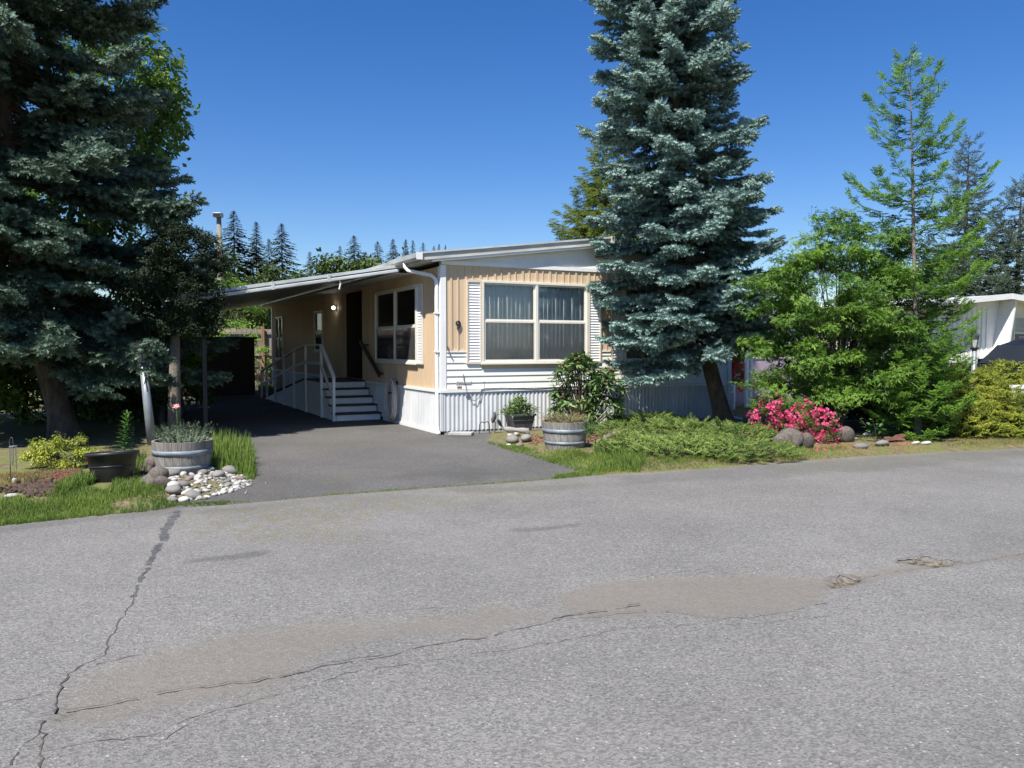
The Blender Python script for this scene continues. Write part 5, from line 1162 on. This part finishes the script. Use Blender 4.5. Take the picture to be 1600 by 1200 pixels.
def chips(name, label, m_, cx, cy, sx, sy, n, sz, seed, cat='bark chips', flat=.25):
    g = np.random.default_rng(seed); C = Cloud(); P = []
    for _ in range(n):
        p = G(g.normal(cx, sx), g.normal(cy, sy)); P.append((p.x, p.y, zbed(p.x, p.y)+g.uniform(.003, .02)))
    C.put((iv[[0, 1, 2, 3, 4, 5, 6, 7, 8, 9, 10, 11]], it), np.array(P), g.normal(0, 1, (n, 3))*np.array([1, 1, .2]), ups(n, .4), np.stack([g.uniform(.5, 1.3, n)*sz, g.uniform(.3, .7, n)*sz, np.full(n, sz*flat)], 1), g.random(n))
    tag(C.build(name, m_), label, cat, None, 'stuff')
chips('bark_mulch', 'reddish bark chips right of the right barrel', 'bark_chip', 932, 690, 14, 5, 260, .035, 31)
chips('bark_litter', 'rusty bark bits left of the right barrel', 'bark_chip', 838, 694, 7, 5, 90, .03, 32)
chips('fallen_petals', 'fallen pink petals on the ground round the azaleas', 'petal_pink', 1280, 704, 30, 5, 170, .018, 33, 'petals')
chips('soil_clods', 'dark bare soil clods on the left verge beside the tub', 'soil', 62, 775, 22, 5, 420, .04, 34, 'soil', .6)
chips('red_lava', 'rust-red lava rock crumbs beside the black tub', 'lava_rock', 108, 757, 12, 5, 160, .035, 35, 'lava rock', .6)
chips('bed_litter', 'brown leaf litter scattered under the spruce and rhododendron', 'bark_chip', 930, 714, 60, 8, 260, .016, 36, 'litter')

# ------------------------------------------------------------------ grass and small weeds
def grassy(name, label, m_, spots, seed, w=1.0):
    g = np.random.default_rng(seed); C = Cloud(); 
    for (poly, n, h0, h1) in spots:
        pl = np.array(P2(poly)); P = []
        while len(P) < n:
            c = np.stack([g.uniform(pl[:, 0].min(), pl[:, 0].max(), n), g.uniform(pl[:, 1].min(), pl[:, 1].max(), n)], 1); c = c[pip(c, [tuple(p) for p in pl])]; c = c[wob(c, 3.5, seed)+g.normal(0, .5, len(c)) > -.25]; P += list(c)
        P = np.array(P[:n]); Z = np.maximum(np.maximum(bed_h(P, LEFT_BED), bed_h(P, RIGHT_BED)), .006)
        a = g.uniform(0, 2*pi, n); ww = g.integers(0, 5, n); X = np.column_stack([P, Z-.005]); hh = g.uniform(h0, h1, n); ti = np.clip(.4+.35*wob(P, 2.5, seed+1)+g.normal(0, .22, n), 0, 1)
        for q in range(5):
            ii = ww == q; D = np.stack([np.cos(a[ii]), np.sin(a[ii]), g.normal(0, .12, ii.sum())], 1)
            C.put(TUFT[q], X[ii], D, ups(ii.sum(), .12), np.stack([hh[ii]*w, hh[ii]*w, hh[ii]], 1), ti[ii])
    o = C.build(name, m_); tag(o, label, 'grass', None, 'stuff'); print('TRIS', name, sum(len(t) for t in C.T)); return o
grassy('grass', 'short green verge grass along the left road edge', 'grass', [
    ([(-40, 829), (60, 818), (150, 809), (232, 801), (268, 794), (250, 768), (205, 772), (160, 782), (110, 770), (60, 790), (-40, 795)], 5200, .03, .085),
    ([(95, 790), (150, 765), (125, 762), (90, 780)], 500, .08, .16), ([(165, 792), (230, 780), (225, 765), (180, 770)], 450, .05, .12)], 61)
grassy('tall_grass', 'tall bright grass tuft at the driveway edge right of the left barrel', 'grass', [([(330, 742), (392, 748), (398, 725), (388, 702), (345, 700), (330, 715)], 620, .14, .34), ([(380, 752), (398, 752), (402, 735), (390, 725)], 260, .04, .10), ([(196, 750), (228, 752), (228, 732), (205, 730)], 160, .10, .22)], 62, .6)
grassy('driveway_grass', 'green grass wedge along the curved driveway edge below the right barrel', 'grass', [
    ([(758, 692), (798, 705), (848, 720), (903, 739), (930, 745), (960, 740), (940, 722), (900, 712), (850, 708), (800, 697)], 2600, .025, .07),
    ([(915, 741), (1000, 739), (1010, 722), (985, 708), (940, 705), (925, 722)], 1500, .04, .13), ([(1000, 734), (1100, 728), (1200, 719), (1210, 712), (1100, 720), (1000, 724)], 1300, .025, .07), ([(1200, 724), (1330, 715), (1320, 703), (1210, 711)], 1100, .02, .05), ([(1000, 739), (1100, 733), (1200, 724), (1200, 719), (1100, 727), (1000, 733)], 900, .02, .05), ([(1470, 704), (1600, 699), (1600, 684), (1490, 688)], 900, .02, .05)], 63)
grassy('joint_weeds', 'thin weeds growing in the joint between driveway and road', 'grass', [([(380, 788), (518, 775), (692, 763), (830, 753), (930, 744), (925, 741), (830, 750), (692, 760), (518, 772), (380, 785)], 900, .008, .03), ([(268, 794), (400, 787), (400, 783), (268, 789)], 380, .02, .05), ([(860, 750), (925, 744), (920, 739), (870, 746)], 380, .03, .07)], 64)
grassy('dry_verge', 'dry yellowish thatch on the verge right of the driveway', 'dry_grass', [([(1000, 745), (1050, 748), (1060, 742), (1010, 738)], 300, .01, .02), ([(940, 743), (1200, 724), (1350, 714), (1600, 701), (1600, 688), (1350, 700), (1200, 710), (940, 728)], 5200, .012, .045), ([(0, 770), (120, 752), (130, 742), (0, 752)], 900, .03, .07)], 65)
grassy('far_lawn', 'thin dry lawn beyond the right end of the house', 'dry_grass', [([(1145, 655), (1260, 655), (1260, 625), (1150, 625)], 2500, .03, .07), ([(1490, 700), (1600, 697), (1600, 680), (1490, 682)], 900, .02, .05)], 66)
grassy('back_grass', 'bright grass in the gap behind the carport shed', 'grass', [([(405, 612), (432, 612), (432, 590), (405, 590)], 2500, .08, .25)], 67)
# leafy sprig near the bark slabs
sg = G(1370, 698); spg = thing('leafy_sprig', 'small round-leaved sprig in front of the maple', 'plant', (sg.x, sg.y, .05))
sgm = MB().add(leaf_tpl(.75)[0], [tuple(x) for x in leaf_tpl(.75)[1]]).mesh('leaf', 'lily_leaf', True); rds = random.Random(3)
for k in range(6): 
    e = Vector((rds.uniform(-.3, .3), rds.uniform(-.1, .1), rds.uniform(.25, .5))); MB().tube([(0, 0, -.03), e*.5+Vector((0, 0, .05)), e], .005, 5).build('stem', 'twig', spg)
    for q in range(6): f_ = .4+.6*q/5; link('leaf', sgm, spg, e*f_, (0, rds.gauss(0, .3), rds.random()*6.28), rds.uniform(.06, .09))

# ------------------------------------------------------------------ lamp posts, chime, pole
def yard_lamp(label, base, h, lean=0, polem='pole_metal', r=.045, seed=0):
    T = thing('lamp_post', label, 'lamp post', base, .3, 'yard lamp posts'); T.rotation_euler = (0, lean, .3)
    MB().tube([(0, 0, -.1), (0, 0, h-.30)], [r*1.1, r*.9], 14).build('pole', polem, T, True); MB().lathe([(.001, h-.31), (r*1.3, h-.31), (r*1.5, h-.28), (.05, h-.26), (.001, h-.26)], 14).build('collar', 'black_metal', T, True)
    MB().lathe([(.045, h-.26), (.085, h-.06), (.001, h-.05)], 4).build('lantern_glass', 'frost', T)
    lt = MB()
    for q in range(4):
        a = q*pi/2; lt.beam((.05*cos(a), .05*sin(a), h-.26), (.09*cos(a), .09*sin(a), h-.055), .012, .012)
    tag(lt.build('lantern_frame', 'black_metal', T), None, None, None, 'stuff'); MB().lathe([(.135, h-.06), (.13, h-.045), (.05, h+.01), (.015, h+.03), (.012, h+.05), (.001, h+.055)], 4).build('lantern_cap', 'black_metal', T)
    return T
l1 = G(238, 702); yard_lamp('leaning grey lamp post with dark lantern behind the left barrel', (l1.x, l1.y, .03), 1.62, radians(-4.5), 'pole_metal', .065)
l2 = at(1521, 600, 15.3); yard_lamp('lamp post with small lantern standing in the golden juniper', (l2.x, 15.3, 0), 1.86, 0, 'pole_metal', .05)
wc = G(22, 765); ch = thing('wind_chime', 'wind chime tubes hanging from a thin hook at the far left', 'wind chime', (wc.x, wc.y, .03))
MB().tube([(-.035, 0, -.1), (-.035, 0, .52), (-.02, 0, .56), (.0, 0, .55), (.005, 0, .50)], .005, 6).build('hook', 'iron', ch); MB().lathe([(.001, .455), (.042, .455), (.042, .463), (.001, .463)], 14, cx=.005).build('disc', 'pole_metal', ch); MB().tube([(.005, 0, .46), (.005, 0, .51)], .002, 4).build('string', 'cable', ch)
for k in range(5): a = 2*pi*k/5; MB().tube([(.005+.03*cos(a), .03*sin(a), .45), (.005+.03*cos(a), .03*sin(a), .20+.02*k)], .006, 6).build('tube', 'chrome', ch)
MB().tube([(.005, 0, .45), (.005, 0, .10)], .0015, 4).build('cord', 'cable', ch); MB().lathe([(.001, .06), (.022, .065), (.024, .09), (.001, .10)], 10, cx=.005).build('clapper', 'frost', ch)
up_ = at(342, 340, 46); ut = thing('utility_pole', 'weathered utility pole with floodlight on top behind the carport', 'pole', (up_.x, 46, 0))
MB().tube([(0, 0, -.2), (0, 0, up_.z)], [.17, .13], 12).build('pole', 'pole_wood', ut, True); fl = MB().bx(-.24, .24, -.35, .1, up_.z+.0, up_.z+.24).build('floodlight', 'pole_metal', ut, bevel=.03); MB().bx(-.2, .2, -.37, -.351, up_.z+.03, up_.z+.2).build('lens', 'black_metal', fl); MB().bx(-.05, .05, .101, .2, up_.z-.2, up_.z+.1).build('bracket', 'iron', ut)

# ------------------------------------------------------------------ neighbour's home, car and garden at the right
NO = at(1424, 600, 22.0); NO.z = 0
nb = thing('neighbour_home', 'white mobile home with number 7 beyond the fir at the right', 'house', NO, TH)
MB().bx(0, 7.2, 0, .1, 0, 2.75).build('front_wall', 'white_vinyl', nb); MB().bx(0, .1, .1, 14, 0, 2.75).build('side_wall', 'white_vinyl', nb); MB().bx(7.1, 7.2, .1, 14, 0, 2.75).build('side_wall', 'white_vinyl', nb)
MB().prism([(0, 2.75), (7.2, 2.75), (3.6, 3.05)], 'y', 0.001, .1).build('gable_panel', 'white_paint', nb)
n1 = MB().prism([(-.4, 2.78), (3.6, 3.12), (3.6, 3.02), (-.4, 2.68)], 'y', -.5, 14.3).build('roof', 'white_trim', nb); n2 = MB().prism([(3.6, 3.12), (7.6, 2.78), (7.6, 2.68), (3.6, 3.02)], 'y', -.5, 14.3).build('roof', 'white_trim', nb)
MB().prism([(-.4, 2.8), (3.58, 3.14), (3.58, 2.98), (-.4, 2.64)], 'y', -.54, -.502).build('fascia', 'white_trim', n1); MB().prism([(3.6, 3.14), (7.6, 2.8), (7.6, 2.64), (3.6, 2.98)], 'y', -.54, -.502).build('fascia', 'white_trim', n2)
rbm = MB().bx(0, .03, -.02, 0, 0, 2.74).mesh('batten', 'white_vinyl')
for k in range(15): link('batten', rbm, nb, (.15+k*.22, 0, 0))
MB().prism([(3.42, .9), (3.50, .9), (3.95, 2.98), (3.87, 2.98)], 'y', -.45, -.002).build('slanted_fin', 'white_trim', nb)
window(nb, (4.55, 5.9, 1.55, 2.5), 'y', 2, None, False); MB().bx(4.5, 6.0, .3, .34, 1.4, 2.6).build('blind', 'interior', nb); ls_ = MB().bx(4.1, 4.42, -.03, -.001, 1.75, 2.15).build('shutter', 'white_trim', nb)
for q in range(5): MB().bx(4.12, 4.40, -.045, -.0305, 1.78+q*.07, 1.82+q*.07).build('slat', 'white_trim', ls_)
text('7', 'house_number', 'number_black', nb, (3.80, -.02, 2.0), (pi/2, 0, 0), .26, .006)
# SUV
cpos = at(1533, 590, 19.5); car = thing('parked_car', 'dark SUV parked in front of the neighbouring white home', 'car', (cpos.x+1.3, 19.0, 0), TH*.6); car.scale = (1.0, 1.0, 1.04)
prof = [(-2.3, .35), (-2.32, .75), (-2.2, .98), (-1.3, 1.10), (-.72, 1.58), (-.3, 1.70), (1.2, 1.74), (1.95, 1.68), (2.2, 1.2), (2.32, 1.0), (2.3, .4), (1.9, .3), (-1.9, .3)]
V = []; Fc = []; n = len(prof); wf = lambda z: .90 if z < 1.1 else .90-.20*(z-1.1)/.64
for (x, z) in prof: V += [(x, -wf(z), z), (x, wf(z), z)]
for i in range(n): j = (i+1) % n; Fc.append((2*i, 2*j, 2*j+1, 2*i+1))
Fc += [tuple(2*i for i in range(n)), tuple(2*i+1 for i in range(n-1, -1, -1))]
body = MB().add(V, Fc).build('body', 'car_paint', car, bevel=.05)
for s_ in (-1, 1):
    for a, b, c, d in (((-1.12, 1.14), (-.15, 1.14), (-.15, 1.62), (-.62, 1.58)), ((-.08, 1.14), (.95, 1.14), (.95, 1.65), (-.08, 1.63)), ((1.02, 1.14), (1.98, 1.16), (1.80, 1.60), (1.02, 1.65))):
        vv = [(x, s_*(wf(z)+.012), z) for x, z in (a, b, c, d)]; vv += [(x, s_*(wf(z)-.03), z) for x, z in (a, b, c, d)]
        MB().add(vv, [(0, 1, 2, 3), (4, 7, 6, 5), (0, 4, 5, 1), (1, 5, 6, 2), (2, 6, 7, 3), (3, 7, 4, 0)]).build('side_window', 'glass_dark', car)
    for x in (-1.4, 1.4):
        wl = MB().lathe([(.001, -.10), (.22, -.10), (.33, -.10), (.35, -.06), (.35, .06), (.33, .10), (.001, .10)], 24).build('wheel', 'rubber', car, True); wl.location = (x, s_*.86, .35); wl.rotation_euler = (pi/2, 0, 0)
        ri = MB().lathe([(.001, -.115), (.06, -.12), (.2, -.108), (.22, -.101), (.22, .101), (.2, .108), (.06, .12), (.001, .115)], 16).build('rim', 'chrome', wl, True)
    MB().bx(-2.31, -2.10, s_*.62-.18, s_*.62+.18, .78, .92).build('headlight', 'frost', car, bevel=.02); MB().bx(2.10, 2.30, s_*.75-.1, s_*.75+.1, 1.0, 1.35).build('tail_light', 'red_lens', car, bevel=.02)
    MB().tube([(-.2, s_*.62, 1.76), (1.6, s_*.60, 1.79)], .02, 6).build('roof_rail', 'chrome', car); MB().bx(-1.0, -.82, s_*1.0-.08, s_*1.0+.08, 1.12, 1.26).build('mirror', 'car_paint', car, bevel=.02)
MB().add([(-1.22, -.78, 1.15), (-1.22, .78, 1.15), (-.76, .70, 1.575), (-.76, -.70, 1.575), (-1.25, -.78, 1.16), (-1.25, .78, 1.16), (-.79, .70, 1.585), (-.79, -.70, 1.585)], [(0, 1, 2, 3), (7, 6, 5, 4), (0, 4, 5, 1), (1, 5, 6, 2), (2, 6, 7, 3), (3, 7, 4, 0)]).build('windscreen', 'glass_dark', car)
# white utility box in the juniper
ub = at(1580, 632, 14.3); ubx = thing('utility_box', 'white plastic utility box poking out of the golden juniper', 'utility box', (ub.x, 14.0, 0), .35)
MB().bx(-.15, .15, -.1, .1, -.05, .86).build('body', 'white_paint', ubx, bevel=.01); MB().bx(-.17, .17, -.12, .12, .861, .93).build('lid', 'white_paint', ubx, bevel=.015); MB().bx(.02, .10, -.108, -.1005, .66, .76).build('warning_sticker', 'petal_pink', ubx)
# arbour, bench, mauve lattice fence past the house end
ar = at(1166, 620, 20.8); arb = thing('arbour', 'white garden arbour posts past the right end of the house', 'arbour', (ar.x, 20.8, 0), TH)
for x in (0, .14): MB().bx(x, x+.07, 0, .07, 0, 2.3).build('post', 'white_trim', arb); MB().bx(x, x+.07, 1.1, 1.17, 0, 2.3).build('post', 'white_trim', arb)
for y in (.0, 1.1): MB().bx(-.3, .5, y-.04, y-.002, 2.1, 2.22).build('crossbar', 'white_trim', arb)
for k in range(8): MB().bx(.075, .135, .01, .05, .25+k*.25, .28+k*.25).build('rung', 'white_trim', arb)
bn = at(1150, 600, 20.2); ben = thing('garden_chair', 'white slatted garden chair past the right end of the house', 'chair', (bn.x-.25, 20.3, 0), TH)
for k in range(6): MB().bx(-.3, .35, .02+k*.075, .08+k*.075, .42, .445).build('seat_slat', 'white_trim', ben)
for k in range(6): o_ = MB().bx(-.3, .32, -.012, .012, 0, .065).build('back_slat', 'white_trim', ben); o_.location = (0, .48+.035*k, .50+.085*k)
for x in (-.3, .33):
    for y in (.03, .46): MB().bx(x-.025, x+.025, y-.025, y+.025, 0, .60 if y < .1 else .44).build('leg', 'white_trim', ben)
    MB().bx(x-.04, x+.04, .0, .5, .601, .625).build('armrest', 'white_trim', ben); MB().beam((x, .47, .44), (x, .70, 1.02), .04, .03).build('back_post', 'white_trim', ben)
mf = at(1188, 610, 22.5); mv = thing('lattice_fence', 'mauve board fence with lattice top behind the white arbour', 'fence', (mf.x, 22.7, 0), TH)
fbm = MB().bx(0, .145, 0, .02, 0, 1.25).mesh('board', 'mauve_paint')
for k in range(22): link('board', fbm, mv, (k*.15-1.2, 0, 0))
lt = MB()
for k in range(34):
    x = -1.2+k*.12
    for s_ in (-1, 1): lt.beam((x if s_ > 0 else x, .012*s_+.01, 1.28), (x+s_*.45, .012*s_+.01, 1.73), .012, .03)
tag(lt.build('lattice', 'mauve_paint', mv), None, None, None, 'stuff'); MB().bx(-1.4, 2.3, -.02, .04, 1.251, 1.28).build('rail', 'mauve_paint', mv); MB().bx(-1.4, 2.3, -.02, .04, 1.74, 1.78).build('rail', 'mauve_paint', mv)
# dark garden box and white pipe at the house foot
bxp = at(972, 655, 15.2); gb = thing('garden_box', 'low black plastic box beside the rhododendron against the wall', 'box', (bxp.x-.05, 15.25, .02), TH); MB().bx(-.2, .2, -.12, .12, 0, .25).build('body', 'black_plastic', gb, bevel=.01); MB().bx(-.215, .215, -.135, .135, .251, .28).build('lid', 'black_plastic', gb, bevel=.008)
pvp = G(1152, 662); tag(MB().tube([(-.2, 0, .0), (-.05, 0, .05), (.12, 0, .03), (.2, 0, -.02)], .03, 8).build('white_pipe', 'white_trim', None, True), 'short white pipe on the ground right of the blue spruce trunk', 'pipe').location = (pvp.x, pvp.y+.3, .06)
# dark timber edging under the maple
te = G(1345, 684); tm = thing('timber_edging', 'dark stacked timbers in the shade under the maple', 'edging', (te.x-.25, te.y+.25, .03), .35)
for z in (0, .13): MB().bx(-.6, .6, -.06, .06, z, z+.115).build('timber', 'dark_wood', tm, bevel=.01)
